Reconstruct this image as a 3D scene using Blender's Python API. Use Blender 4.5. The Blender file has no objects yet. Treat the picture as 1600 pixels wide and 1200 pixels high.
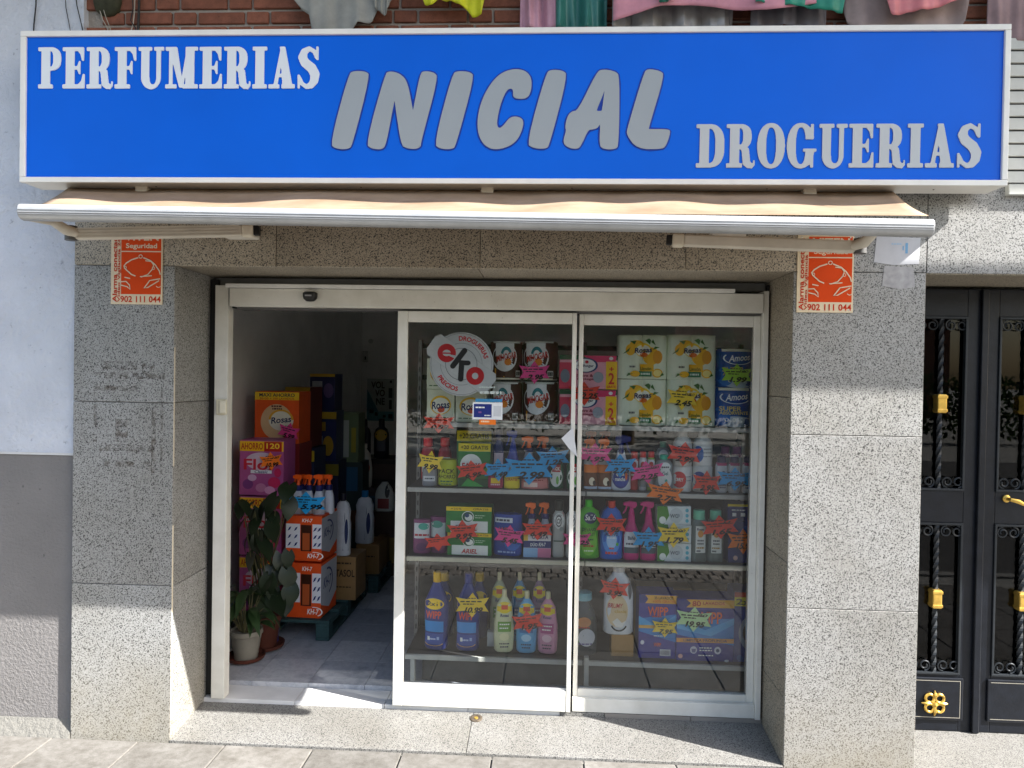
import bpy, math, random
import numpy as np
from mathutils import Vector, Matrix
random.seed(7)
R = math.radians
S = bpy.context.scene
col = S.collection

# ------------------------------------------------------------------ camera
F, CD, CH, YAW, PIT, ROL = 1120., 3.5171, 1.7907, 0.049, -0.013, 0.0167
cdat = bpy.data.cameras.new('camera'); cam = bpy.data.objects.new('camera', cdat); col.objects.link(cam)
cdat.sensor_width = 36; cdat.lens = 36*F/1600; cdat.clip_start = .05; cdat.clip_end = 500
fw = Vector((-math.sin(YAW)*math.cos(PIT), math.cos(YAW)*math.cos(PIT), math.sin(PIT)))
rt = Vector((math.cos(YAW), math.sin(YAW), 0)); up = rt.cross(fw)
cr, sr = math.cos(ROL), math.sin(ROL)
r2 = rt*cr + up*sr; u2 = up*cr - rt*sr
M = Matrix((r2, u2, -fw)).transposed().to_4x4(); M.translation = Vector((0, -CD, CH))
cam.matrix_world = M
S.camera = cam
CAM = Vector((0, -CD, CH))
def ray(px, py):
    x = px-800; y = py-600
    return fw + rt*((x*cr+y*sr)/F) - up*((-x*sr+y*cr)/F)
def at(px, py, Y):            # the point of depth plane y=Y seen at that place of the photograph
    v = ray(px, py); return CAM + v*((Y-CAM.y)/v.y)
def atz(px, py, Z):
    v = ray(px, py); return CAM + v*((Z-CAM.z)/v.z)

# ------------------------------------------------------------------ world, sun, exposure
SUN_TO = Vector((2.75, -1, 2.45)).normalized()
w = bpy.data.worlds.new('World'); S.world = w; w.use_nodes = True
nt = w.node_tree; bg = nt.nodes['Background']
sky = nt.nodes.new('ShaderNodeTexSky'); sky.sky_type = 'NISHITA'; sky.sun_disc = False
sky.sun_elevation = math.asin(SUN_TO.z); sky.sun_rotation = math.atan2(SUN_TO.x, SUN_TO.y)
sky.air_density = 1.2; sky.dust_density = 2.5
nt.links.new(sky.outputs[0], bg.inputs[0]); bg.inputs[1].default_value = .096
sl = bpy.data.lights.new('sun', 'SUN'); sl.energy = 5.0; sl.angle = R(.35); sl.color = (1, .965, .91)
so = bpy.data.objects.new('sun', sl); col.objects.link(so); so.rotation_euler = SUN_TO.to_track_quat('Z', 'Y').to_euler()
S.view_settings.view_transform = 'Standard'; S.view_settings.look = 'None'; S.view_settings.gamma = 1
S.view_settings.exposure = 1.9
S.render.engine = 'CYCLES'
S.cycles.use_denoising = True; S.cycles.max_bounces = 9; S.cycles.diffuse_bounces = 5; S.cycles.glossy_bounces = 4
S.cycles.transmission_bounces = 6; S.cycles.transparent_max_bounces = 16; S.cycles.sample_clamp_indirect = 6
S.cycles.caustics_reflective = False; S.cycles.caustics_refractive = False

# ------------------------------------------------------------------ materials
def lin(h):
    if not isinstance(h, str): return tuple(h)
    h = h.lstrip('#'); h = h if len(h) == 6 else ''.join(q*2 for q in h); c = [int(h[i:i+2], 16)/255 for i in (0, 2, 4)]
    return tuple(x/12.92 if x <= .04045 else ((x+.055)/1.055)**2.4 for x in c)
_m = {}
def base(name):
    m = bpy.data.materials.new(name); m.use_nodes = True
    n = m.node_tree; return m, n, n.nodes['Principled BSDF']
def lk(n, a, b): n.links.new(a, b)
def tex(n, kind, scale, detail=3., coord='Object', rough=.6, dist=0):
    tc = n.nodes.new('ShaderNodeTexCoord'); t = n.nodes.new(kind); t.inputs['Scale'].default_value = scale
    if 'Detail' in t.inputs: t.inputs['Detail'].default_value = detail
    if 'Roughness' in t.inputs and kind == 'ShaderNodeTexNoise': t.inputs['Roughness'].default_value = rough
    if coord == 'World':
        g = n.nodes.new('ShaderNodeNewGeometry'); lk(n, g.outputs['Position'], t.inputs['Vector'])
    else: lk(n, tc.outputs[coord], t.inputs['Vector'])
    return t
def ramp(n, src, stops):
    r = n.nodes.new('ShaderNodeValToRGB'); e = r.color_ramp.elements
    while len(e) < len(stops): e.new(.5)
    for i, (p, c) in enumerate(stops):
        e[i].position = p; c = lin(c); e[i].color = (*c[:3], 1)
    lk(n, src, r.inputs[0]); return r
def mixc(n, a, b, fac, mode='MIX'):
    x = n.nodes.new('ShaderNodeMix'); x.data_type = 'RGBA'; x.blend_type = mode
    for s, v in ((x.inputs[0], fac), (x.inputs[6], a), (x.inputs[7], b)):
        if hasattr(v, 'links') or hasattr(v, 'is_output'): lk(n, v, s)
        else: s.default_value = v if isinstance(v, (int, float)) else (*lin(v)[:3], 1)
    return x.outputs[2]
def bump(n, p, src, strength, dist=.01):
    b = n.nodes.new('ShaderNodeBump'); b.inputs['Strength'].default_value = strength; b.inputs['Distance'].default_value = dist
    lk(n, src, b.inputs['Height']); lk(n, b.outputs[0], p.inputs['Normal'])
def flat(h, rough=.45, metal=0., var=.10, sc=14, spec=.28, bmp=0):
    """plain colour with a little uneven wear"""
    k = ('f', h, rough, metal, var, sc, bmp)
    if k in _m: return _m[k]
    m, n, p = base('paint'); c = lin(h)
    t = tex(n, 'ShaderNodeTexNoise', sc, 4, 'World')
    d = tuple(x*(1-var) for x in c); l = tuple(min(1, x*(1+var*.6)) for x in c)
    r = ramp(n, t.outputs[0], [(.3, d), (.7, l)]); lk(n, r.outputs[0], p.inputs['Base Color'])
    p.inputs['Roughness'].default_value = rough; p.inputs['Metallic'].default_value = metal
    p.inputs['Specular IOR Level'].default_value = spec
    if bmp: bump(n, p, tex(n, 'ShaderNodeTexNoise', sc*6, 3, 'World').outputs[0], bmp, .004)
    _m[k] = m; return m
def granite(light, dark, warm=0, name='granite', rough=.45):
    m, n, p = base(name)
    g = n.nodes.new('ShaderNodeNewGeometry')
    mp = n.nodes.new('ShaderNodeMapping'); lk(n, g.outputs['Position'], mp.inputs[0]); mp.inputs['Rotation'].default_value = (.4, .5, .3)
    oi = n.nodes.new('ShaderNodeObjectInfo')
    cmb = n.nodes.new('ShaderNodeCombineXYZ'); mul = n.nodes.new('ShaderNodeMath'); mul.operation = 'MULTIPLY'; mul.inputs[1].default_value = 40
    lk(n, oi.outputs['Random'], mul.inputs[0])
    for i in range(3): lk(n, mul.outputs[0], cmb.inputs[i])
    lk(n, cmb.outputs[0], mp.inputs['Location'])
    def T(s, d, r=.55):
        t = n.nodes.new('ShaderNodeTexNoise'); t.inputs['Scale'].default_value = s; t.inputs['Detail'].default_value = d; t.inputs['Roughness'].default_value = r
        lk(n, mp.outputs[0], t.inputs['Vector']); return t.outputs[0]
    fl = ramp(n, T(150, 2.2, .55), [(.385, dark), (.415, (.12, .12, .118)), (.445, light)])
    f2 = ramp(n, T(210, 2, .5), [(.35, (.28, .28, .27)), (.43, (1, 1, 1))])
    f3 = ramp(n, T(55, 3, .6), [(.40, (1, 1, 1)), (.66, (.80, .80, .79))])
    c = mixc(n, fl.outputs[0], f2.outputs[0], 1., 'MULTIPLY'); c = mixc(n, c, f3.outputs[0], .8, 'MULTIPLY')
    big = ramp(n, T(2.2, 4, .6), [(.3, (.78, .76, .72)), (.65, (1, 1, 1))]); c = mixc(n, c, big.outputs[0], .9, 'MULTIPLY')
    # soil splashed onto the lowest courses
    sp = n.nodes.new('ShaderNodeSeparateXYZ'); lk(n, g.outputs['Position'], sp.inputs[0])
    if warm:
        mr = n.nodes.new('ShaderNodeMapRange'); mr.inputs[1].default_value = .45; mr.inputs[2].default_value = -.1; mr.inputs[3].default_value = 0; mr.inputs[4].default_value = .62
        lk(n, sp.outputs[2], mr.inputs[0])
        dn = n.nodes.new('ShaderNodeMath'); dn.operation = 'MULTIPLY'; lk(n, mr.outputs[0], dn.inputs[0]); lk(n, T(5, 4, .6), dn.inputs[1])
        c = mixc(n, c, (.30, .26, .18), dn.outputs[0])
    tn = ramp(n, oi.outputs['Random'], [(0, (.86, .855, .85)), (1, (1, 1, .99))]); c = mixc(n, c, tn.outputs[0], 1., 'MULTIPLY')
    lk(n, c, p.inputs['Base Color']); p.inputs['Roughness'].default_value = rough
    bump(n, p, T(260, 2, .5), .12, .002)
    return m
GRAN = granite((.35, .352, .348), (.045, .045, .046), 1)
GRAN_GLOW = granite((.42, .37, .295), (.035, .032, .03), 0, 'warm_lit_granite')  # granite tinted warm: bounced light under awning and lintels put into the colour
GRANF = granite((.27, .268, .26), (.07, .07, .07), 0, 'granite_floor', .5)
def plaster(c, name, sc, st, rough=.9, stain=None):
    m, n, p = base(name)
    t = tex(n, 'ShaderNodeTexNoise', 3, 5, 'World'); c = lin(c)
    r = ramp(n, t.outputs[0], [(.3, tuple(x*.86 for x in c)), (.65, c)]); o = r.outputs[0]
    s2 = ramp(n, tex(n, 'ShaderNodeTexNoise', 26, 3, 'World').outputs[0], [(.27, tuple(x*.55 for x in c)), (.33, (1, 1, 1))])
    o = mixc(n, o, s2.outputs[0], .5, 'MULTIPLY')
    lk(n, o, p.inputs['Base Color']); p.inputs['Roughness'].default_value = rough
    b = tex(n, 'ShaderNodeTexNoise', sc, 6, 'World', .62); bump(n, p, b.outputs[0], st, .02)
    return m
PLW = plaster((.56, .59, .66), 'white_plaster', 22, 1.)
PLG = plaster((.18, .172, .17), 'grey_dado_paint', 60, .5)
INWALL = plaster((.90, .90, .87), 'interior_wall_paint', 30, .08)
CONC = plaster((.36, .35, .32), 'concrete', 40, .5)
def stone(c, name, sc=30):
    m, n, p = base(name); c = lin(c)
    oi = n.nodes.new('ShaderNodeObjectInfo')
    r0 = ramp(n, oi.outputs['Random'], [(0, tuple(x*.84 for x in c)), (1, tuple(x*1.1 for x in c))])
    t = ramp(n, tex(n, 'ShaderNodeTexNoise', sc, 6, 'World').outputs[0], [(.3, (.72, .71, .69)), (.62, (1, 1, 1))])
    t2 = ramp(n, tex(n, 'ShaderNodeTexNoise', 5, 7, 'World', .7).outputs[0], [(.32, (.6, .58, .55)), (.6, (1, 1, 1))])
    sp = ramp(n, tex(n, 'ShaderNodeTexNoise', 150, 2, 'World').outputs[0], [(.3, (.5, .5, .5)), (.42, (1, 1, 1))])
    o = mixc(n, r0.outputs[0], t.outputs[0], 1., 'MULTIPLY'); o = mixc(n, o, t2.outputs[0], 1., 'MULTIPLY'); o = mixc(n, o, sp.outputs[0], .6, 'MULTIPLY')
    lk(n, o, p.inputs['Base Color']); p.inputs['Roughness'].default_value = .85
    bump(n, p, tex(n, 'ShaderNodeTexNoise', 120, 4, 'World').outputs[0], .25, .004); return m
PAVE = stone((.19, .182, .17), 'paving_stone'); COBB = stone((.26, .235, .21), 'cobble_stone'); KERB = stone((.40, .39, .37), 'kerb_stone')
ASPH = stone((.10, .098, .096), 'pale_worn_asphalt', 60)
BRICK = stone((.27, .095, .055), 'brick', 22); MORT = plaster((.33, .29, .25), 'mortar', 60, .5)
def marble():
    m, n, p = base('marbled_floor_tile')
    oi = n.nodes.new('ShaderNodeObjectInfo')
    r0 = ramp(n, oi.outputs['Random'], [(0, (.30, .32, .36)), (.5, (.42, .43, .46)), (1, (.52, .53, .55))]); r0.color_ramp.interpolation = 'LINEAR'
    t = ramp(n, tex(n, 'ShaderNodeTexNoise', 7, 8, 'World', .7).outputs[0], [(.36, (.62, .64, .68)), (.5, (1, 1, 1)), (.56, (.78, .79, .82)), (.62, (1, 1, 1))])
    o = mixc(n, r0.outputs[0], t.outputs[0], 1., 'MULTIPLY'); lk(n, o, p.inputs['Base Color']); p.inputs['Roughness'].default_value = .28
    return m
MARB = marble()
def pvc():
    m, n, p = base('white_lacquered_aluminium')
    t = ramp(n, tex(n, 'ShaderNodeTexNoise', 5, 6, 'World').outputs[0], [(.3, (.55, .54, .49)), (.6, (.66, .65, .605))])
    s = ramp(n, tex(n, 'ShaderNodeTexNoise', 90, 2, 'World').outputs[0], [(.22, (.5, .47, .42)), (.3, (1, 1, 1))])
    lk(n, mixc(n, t.outputs[0], s.outputs[0], .6, 'MULTIPLY'), p.inputs['Base Color']); p.inputs['Roughness'].default_value = .35
    return m
PVC = pvc()
def glassmat(name='window_glass', tint=(.975, .985, .98), gain=1.0, rough=0.0):
    m = bpy.data.materials.new(name); m.use_nodes = True; n = m.node_tree; n.nodes.clear()
    o = n.nodes.new('ShaderNodeOutputMaterial'); mx = n.nodes.new('ShaderNodeMixShader'); t = n.nodes.new('ShaderNodeBsdfTransparent')
    g = n.nodes.new('ShaderNodeBsdfGlossy'); f = n.nodes.new('ShaderNodeFresnel'); f.inputs[0].default_value = 1.52
    t.inputs[0].default_value = (*tint, 1); g.inputs['Roughness'].default_value = rough
    mu = n.nodes.new('ShaderNodeMath'); mu.operation = 'MULTIPLY'; mu.use_clamp = True; mu.inputs[1].default_value = gain
    # faint smears in the coating
    sm = ramp(n, tex(n, 'ShaderNodeTexNoise', 3, 4, 'World').outputs[0], [(.3, (.85, .85, .85)), (.7, (1, 1, 1))])
    m2 = n.nodes.new('ShaderNodeMath'); m2.operation = 'MULTIPLY'
    lk(n, f.outputs[0], mu.inputs[0]); lk(n, mu.outputs[0], m2.inputs[0]); lk(n, sm.outputs[0], m2.inputs[1])
    lk(n, m2.outputs[0], mx.inputs[0]); lk(n, t.outputs[0], mx.inputs[1]); lk(n, g.outputs[0], mx.inputs[2]); lk(n, mx.outputs[0], o.inputs[0])
    return m
GLASS = glassmat()
def acrylic(h):
    m, n, p = base('acrylic_panel'); c = lin(h)
    t = ramp(n, tex(n, 'ShaderNodeTexNoise', 1.6, 3, 'World').outputs[0], [(.3, tuple(x*.9 for x in c)), (.7, c)])
    lk(n, t.outputs[0], p.inputs['Base Color']); p.inputs['Roughness'].default_value = .2; p.inputs['Specular IOR Level'].default_value = .14
    bump(n, p, tex(n, 'ShaderNodeTexNoise', 1.1, 1, 'World').outputs[0], .6, .05)
    return m
def canvas():
    m, n, p = base('awning_canvas')
    t = ramp(n, tex(n, 'ShaderNodeTexNoise', 4, 6, 'World').outputs[0], [(.3, (.27, .185, .115)), (.65, (.40, .295, .205))])
    s = ramp(n, tex(n, 'ShaderNodeTexNoise', 60, 2, 'World').outputs[0], [(.26, (.4, .35, .3)), (.33, (1, 1, 1))])
    lk(n, mixc(n, t.outputs[0], s.outputs[0], .5, 'MULTIPLY'), p.inputs['Base Color']); p.inputs['Roughness'].default_value = .9
    tr = n.nodes.new('ShaderNodeBsdfTranslucent'); lk(n, t.outputs[0], tr.inputs[0]); mx = n.nodes.new('ShaderNodeMixShader'); mx.inputs[0].default_value = .3
    lk(n, p.outputs[0], mx.inputs[1]); lk(n, tr.outputs[0], mx.inputs[2]); lk(n, mx.outputs[0], n.nodes['Material Output'].inputs[0])
    return m
CANV = canvas()
ALU = flat((.62, .63, .64), .38, .55, .12, 9)
ALUW = flat((.66, .63, .57), .4, 0, .12, 9)
IRON = flat((.008, .010, .015), .38, .1, .35, 12, bmp=.15)
BRASS = flat((.62, .40, .09), .33, .75, .25, 30)
BLACK = flat((.012, .012, .012), .4)
DARK = flat((.035, .035, .037), .55)
CARD = flat((.36, .24, .13), .85, 0, .12, 8)
def leafm(c, name='leaf', tr=.3):
    m, n, p = base(name); c = lin(c)
    t = ramp(n, tex(n, 'ShaderNodeTexNoise', 6, 3, 'World').outputs[0], [(.3, tuple(x*.55 for x in c)), (.7, c)])
    lk(n, t.outputs[0], p.inputs['Base Color']); p.inputs['Roughness'].default_value = .45
    T = n.nodes.new('ShaderNodeBsdfTranslucent'); lk(n, t.outputs[0], T.inputs[0]); mx = n.nodes.new('ShaderNodeMixShader'); mx.inputs[0].default_value = tr
    lk(n, p.outputs[0], mx.inputs[1]); lk(n, T.outputs[0], mx.inputs[2]); lk(n, mx.outputs[0], n.nodes['Material Output'].inputs[0]); return m

# ------------------------------------------------------------------ mesh helpers
class MB:
    def __init__(s): s.v = []; s.f = []; s.m = []; s.mats = []
    def mi(s, m):
        if m not in s.mats: s.mats.append(m)
        return s.mats.index(m)
    def add(s, V, Fs, m):
        o = len(s.v); s.v += [tuple(x) for x in V]; i = s.mi(m)
        for f in Fs: s.f.append([a+o for a in f]); s.m.append(i)
    def box(s, x0, x1, y0, y1, z0, z1, m):
        V = [(x, y, z) for z in (z0, z1) for y in (y0, y1) for x in (x0, x1)]
        s.add(V, [(0, 2, 3, 1), (4, 5, 7, 6), (0, 1, 5, 4), (2, 6, 7, 3), (0, 4, 6, 2), (1, 3, 7, 5)], m); return s
    def prism(s, pts, y0, y1, m):          # polygon in x,z extruded along y
        n = len(pts); V = [(x, y0, z) for x, z in pts] + [(x, y1, z) for x, z in pts]
        a = sum(pts[i][0]*pts[(i+1) % n][1]-pts[(i+1) % n][0]*pts[i][1] for i in range(n))
        q = list(range(n)); 
        if a < 0: q = q[::-1]
        Fs = [q, [i+n for i in q[::-1]]] + [(q[(i+1) % n], q[i], q[i]+n, q[(i+1) % n]+n) for i in range(n)]
        s.add(V, Fs, m); return s
    def tube(s, P, r, m, n=8, caps=True, twist=0, sq=False):
        P = [Vector(p) for p in P]; rs = r if isinstance(r, (list, tuple)) else [r]*len(P); V = []; up0 = None
        for i, p in enumerate(P):
            t = (P[min(i+1, len(P)-1)]-P[max(i-1, 0)]).normalized()
            if up0 is None: up0 = t.orthogonal().normalized()
            up0 = (up0-t*up0.dot(t)).normalized(); b = t.cross(up0)
            for k in range(n):
                a = 2*math.pi*k/n + twist*i; V.append(p+(up0*math.cos(a)+b*math.sin(a))*rs[i])
        Fs = [(i*n+k, i*n+(k+1) % n, (i+1)*n+(k+1) % n, (i+1)*n+k) for i in range(len(P)-1) for k in range(n)]
        if caps: Fs += [tuple(range(n))[::-1], tuple((len(P)-1)*n+k for k in range(n))]
        s.add(V, Fs, m); return s
    def lathe(s, prof, m, n=24, dr=1., ex=2., cx=0, cy=0):     # prof: (radius, z); super-elliptic section
        V = []
        for r, z in prof:
            for k in range(n):
                a = 2*math.pi*k/n; c, q = math.cos(a), math.sin(a)
                e = 2/ex
                V.append((cx+r*math.copysign(abs(c)**e, c), cy+r*dr*math.copysign(abs(q)**e, q), z))
        L = len(prof)
        Fs = [(i*n+k, i*n+(k+1) % n, (i+1)*n+(k+1) % n, (i+1)*n+k) for i in range(L-1) for k in range(n)]
        Fs += [tuple(range(n))[::-1], tuple((L-1)*n+k for k in range(n))]
        s.add(V, Fs, m); return s
    def mesh(s, name):
        me = bpy.data.meshes.new(name); me.from_pydata(s.v, [], s.f)
        for m in s.mats: me.materials.append(m)
        me.polygons.foreach_set('material_index', s.m); me.update(); return me
    def build(s, name, parent=None, loc=(0, 0, 0), rot=(0, 0, 0), smooth=False, bev=0, seg=2):
        return link(name, s.mesh(name), parent, loc, rot, smooth, bev, seg)
def link(name, me, parent=None, loc=(0, 0, 0), rot=(0, 0, 0), smooth=False, bev=0, seg=2):
    o = bpy.data.objects.new(name, me); col.objects.link(o); o.location = loc; o.rotation_euler = rot
    if parent: o.parent = parent
    if smooth:
        me.polygons.foreach_set('use_smooth', [True]*len(me.polygons))
        try: me.set_sharp_from_angle(angle=R(42))
        except Exception: pass
    if bev:
        b = o.modifiers.new('bevel', 'BEVEL'); b.width = bev; b.segments = seg; b.limit_method = 'ANGLE'; b.angle_limit = R(40)
    return o
def tag(o, label=None, cat=None, group=None, kind=None):
    if label: o['label'] = label
    if cat: o['category'] = cat
    if group: o['group'] = group
    if kind: o['kind'] = kind
    return o
def thing(name, label, cat, loc=(0, 0, 0), rot=(0, 0, 0), group=None):
    o = bpy.data.objects.new(name, None); col.objects.link(o); o.location = loc; o.rotation_euler = rot; o.empty_display_size = .1
    return tag(o, label, cat, group)
def dup(root, loc, rot=None, label=None):
    r = root.copy(); col.objects.link(r); r.location = loc
    if rot: r.rotation_euler = rot
    if label: r['label'] = label
    for ch in list(root.children):
        c = ch.copy(); col.objects.link(c); c.parent = r
        for g in ch.children:
            d = g.copy(); col.objects.link(d); d.parent = c
    return r

# ------------------------------------------------------------------ lettering
_txt = {}
def glyphs(text, bold=.0, shear=0.):
    k = (text, bold, shear)
    if k in _txt: return _txt[k]
    c = bpy.data.curves.new('lettering', 'FONT'); c.body = text; c.size = 1; c.offset = bold; c.shear = shear; c.resolution_u = 3
    o = bpy.data.objects.new('lettering', c); me = bpy.data.meshes.new_from_object(o)
    V = np.array([v.co[:2] for v in me.vertices]) if len(me.vertices) else np.zeros((1, 2))
    Fs = [tuple(p.vertices) for p in me.polygons]
    lo, hi = V.min(0), V.max(0); V = (V-lo)/np.maximum(hi-lo, 1e-6)-[.5, .5]
    bpy.data.objects.remove(o); bpy.data.meshes.remove(me); bpy.data.curves.remove(c)
    _txt[k] = (V, Fs, (hi-lo)[0]/max((hi-lo)[1], 1e-6)); return _txt[k]
EPS = .00045
def art(mb, items, W, H, surf=None, rough=.4, eps=EPS, y0=0., var=.05):
    """flat print on a front facing -y. x runs -.5..+.5 of W, z runs 0..1 of H."""
    surf = surf or (lambda x, z: 0.)
    lay = 1
    def put(P, Fs, c):
        m = flat(c, rough, 0, var)
        mb.add([(x*W, surf(x*W, z*H)+y0-lay*eps, z*H) for x, z in P], Fs, m)
    for it in items:
        k = it[0]
        if k == 'r':
            _, x0, z0, x1, z1, c = it; nx, nz = (1, 1) if surf.__name__ == '<lambda>' else (10, 5)
            P = [(x0+(x1-x0)*i/nx, z0+(z1-z0)*j/nz) for j in range(nz+1) for i in range(nx+1)]
            put(P, [(j*(nx+1)+i, j*(nx+1)+i+1, (j+1)*(nx+1)+i+1, (j+1)*(nx+1)+i) for j in range(nz) for i in range(nx)], c)
        elif k == 'R':
            P = []; Q = []
            for x0, z0, x1, z1 in it[1]:
                o = len(P); P += [(x0, z0), (x1, z0), (x1, z1), (x0, z1)]; Q.append((o, o+1, o+2, o+3))
            put(P, Q, it[2])
        elif k == 'e':
            _, cx, cz, rx, rz, c = it[:6]; n = 28; P = [(cx, cz)]
            for q in (.5, 1.): P += [(cx+rx*q*math.cos(2*math.pi*i/n), cz+rz*q*math.sin(2*math.pi*i/n)) for i in range(n)]
            put(P, [(0, 1+i, 1+(i+1) % n) for i in range(n)] + [(1+i, 1+n+i, 1+n+(i+1) % n, 1+(i+1) % n) for i in range(n)], c)
        elif k == 'o':      # ring
            _, cx, cz, rx, rz, tk, c = it[:7]; a0, a1 = it[7] if len(it) > 7 else (0, 360); n = 30
            A = [R(a0+(a1-a0)*i/n) for i in range(n+1)]
            P = [(cx+rx*math.cos(a), cz+rz*math.sin(a)) for a in A] + [(cx+(rx-tk)*math.cos(a), cz+(rz-tk*rz/rx)*math.sin(a)) for a in A]
            put(P, [(i, i+1, n+2+i, n+1+i) for i in range(n)], c)
        elif k == 'p': 
            q = it[1]; a = sum(q[i][0]*q[(i+1) % len(q)][1]-q[(i+1) % len(q)][0]*q[i][1] for i in range(len(q)))
            put(q, [tuple(range(len(q))) if a > 0 else tuple(range(len(q)))[::-1]], it[2])
        elif k == 'l':      # polyline stroke
            q, tk, c = it[1], it[2], it[3]; L = []; Rr = []
            for i, (x, z) in enumerate(q):
                a = q[max(i-1, 0)]; b = q[min(i+1, len(q)-1)]; dx, dz = (b[0]-a[0])*W, (b[1]-a[1])*H; l = math.hypot(dx, dz) or 1
                ox, oz = -dz/l*tk/2*W, dx/l*tk/2*W
                L.append((x+ox/W, z+oz/H)); Rr.append((x-ox/W, z-oz/H))
            n = len(q); put(L+Rr, [(i, n+i, n+i+1, i+1) for i in range(n-1)], c)
        elif k == 't':
            _, s, cx, cz, w, h, c = it[:7]; op = it[7] if len(it) > 7 else {}
            V, Fs, _a = glyphs(s, op['B'] if 'B' in op else min(op.get('b', .02), .022), op.get('s', 0.)); ro = R(op.get('rot', 0)); arc = op.get('arc')
            P = []
            for a, b in V:
                X, Z = a*w*W, b*h*H
                if arc:                       # arc radius in metres, bent round (cx,cz)
                    th = arc[1]-X/arc[0]; rr = arc[0]+Z; P.append((cx+rr*math.cos(th)/W, cz+rr*math.sin(th)/H)); continue
                X, Z = X*math.cos(ro)-Z*math.sin(ro), X*math.sin(ro)+Z*math.cos(ro)
                P.append((cx+X/W, cz+Z/H))
            put(P, Fs, c)
        lay += 1
    return mb
def scrib(x0, z, x1, th, c='#1a1a1a', tilt=0.):
    """print too small to read: a row of short dark dashes, one layer"""
    out = []; x = x0; rnd = random.Random(int(x0*1000+z*777))
    while x < x1:
        e = min(x+(x1-x0)*rnd.uniform(.12, .3), x1); zz = z+(x-x0)*tilt
        out.append((x, zz-th/2, e, zz+th/2)); x = e+(x1-x0)*.05
    return [('R', out, c)]

# ================================================================== SETTING: ground
GZ = -.092
pv = MB().box(-7, 8, -2.32, 3.0, GZ-.25, GZ-.02, CONC).build('pavement'); tag(pv, 'pale stone slab pavement in front of the shop', None, None, 'structure')
def slabmesh(w, d, t, m, name): return MB().box(-w/2, w/2, -d/2, d/2, -t, 0, m).mesh(name)
sx, sy = .4475, .60
sm = slabmesh(sx-.007, sy-.007, .03, PAVE, 'paving_slab')
for j in range(4):
    for i in range(-6, 10):
        x = -.24+sx*(i+.5); y = -.012-sy*(j+.5)
        if y-sy/2 < -2.5: continue
        o = link('paving_slab', sm, pv, (x, y, GZ+random.uniform(-.0012, .0012)), (random.uniform(-.001, .001), random.uniform(-.001, .001), 0), bev=.003, seg=1)
rd = MB().box(-40, 40, -14, -2.9, GZ-.3, GZ-.1, ASPH).build('road'); tag(rd, 'pale worn asphalt roadway beyond the pavement', None, None, 'structure')
kb = MB().box(-40, 40, -2.9, -2.76, GZ-.3, GZ, KERB).build('kerb', bev=.012); tag(kb, 'grey stone kerb along the road', None, None, 'structure')
cb = MB().box(-7, 8, -2.76, -2.325, GZ-.3, GZ-.022, CONC).build('cobbled_strip'); tag(cb, 'strip of small brown cobbles along the kerb', None, None, 'structure')
cm = slabmesh(.118, .138, .03, COBB, 'cobble')
for j in range(3):
    for i in range(-30, 26):
        link('cobble', cm, cb, (.13*i+.065*(j % 2), -2.395-.1475*j, GZ+random.uniform(-.004, .003)), (0, 0, random.uniform(-.03, .03)), bev=.008, seg=1)
gr = MB().box(-200, 200, -220, -14, GZ-.5, GZ-.12, CONC).build('ground'); tag(gr, 'far paved ground across the street', None, None, 'structure')

# ================================================================== the shop building
X0, X1, X2, X3 = -2.398, -1.8745, 1.1755, 1.797
ZL, RD = 2.309, .397
shop = thing('shop_building', 'granite clad ground floor of the shop with brick storey above', 'building')
core = MB()
core.box(X0+.02, X1-.03, .034, .445, -.3, ZL+.02, CONC); core.box(X2+.03, X3-.02, .034, .445, -.3, ZL+.02, CONC)
core.box(X0+.02, 4.2, .034, .6, ZL+.03, 3.3, CONC)
core.build('masonry_core', shop)
T = .03
def gslab(x0, x1, z0, z1, m=GRAN, y=0., n='granite_slab'):
    g = .0015; return MB().box(x0+g, x1-g, y, y+T, z0+g, z1-g, m).build(n, shop, bev=.0018, seg=1)
for z0, z1 in ((GZ-.05, .695), (.695, 1.62), (1.62, ZL)): gslab(X0, X1, z0, z1)
for z0, z1 in ((GZ-.05, .684), (.684, 1.525), (1.525, ZL)): gslab(X2, X3, z0, z1)
for x0, x1 in ((X0, -1.36), (-1.36, -.34), (-.34, .66), (.66, X2+.02), (X2+.02, X3)): gslab(x0, x1, ZL, 2.74, GRAN_GLOW if x1 < 1.3 else GRAN)
for x0, x1 in ((X3, 2.75), (2.75, 3.7)): gslab(x0, x1, 2.306, 2.74, GRAN)
def quad_slab(P, nrm, t, m, n='granite_slab', parent=shop):     # slab from 4 corners and an outward normal
    P = [Vector(p) for p in P]; nrm = Vector(nrm); B = [p-nrm*t for p in P]
    if (P[1]-P[0]).cross(P[3]-P[0]).dot(nrm) < 0: P = P[::-1]; B = B[::-1]
    mb = MB(); mb.add(P+B, [(0, 1, 2, 3), (7, 6, 5, 4)]+[(i, i+4, (i+1) % 4+4, (i+1) % 4) for i in range(4)], m)
    return mb.build(n, parent, bev=.0015, seg=1)
for z0, z1 in ((GZ-.05, .690), (.693, 1.62), (1.623, ZL)):     # left reveal, set a touch off the front slab
    quad_slab([(X1, .012, z0), (X1, RD+.05, z0), (X1, RD+.05, z1), (X1, .012, z1)], (1, 0, 0), .03, GRAN)
for z0, z1 in ((GZ-.05, .24), (.243, .90), (.903, 1.70), (1.703, ZL)):
    quad_slab([(X2, .006, z0), (X2, RD+.05, z0), (X2, RD+.05, z1), (X2, .006, z1)], (-1, 0, 0), .03, GRAN_GLOW)
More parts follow.
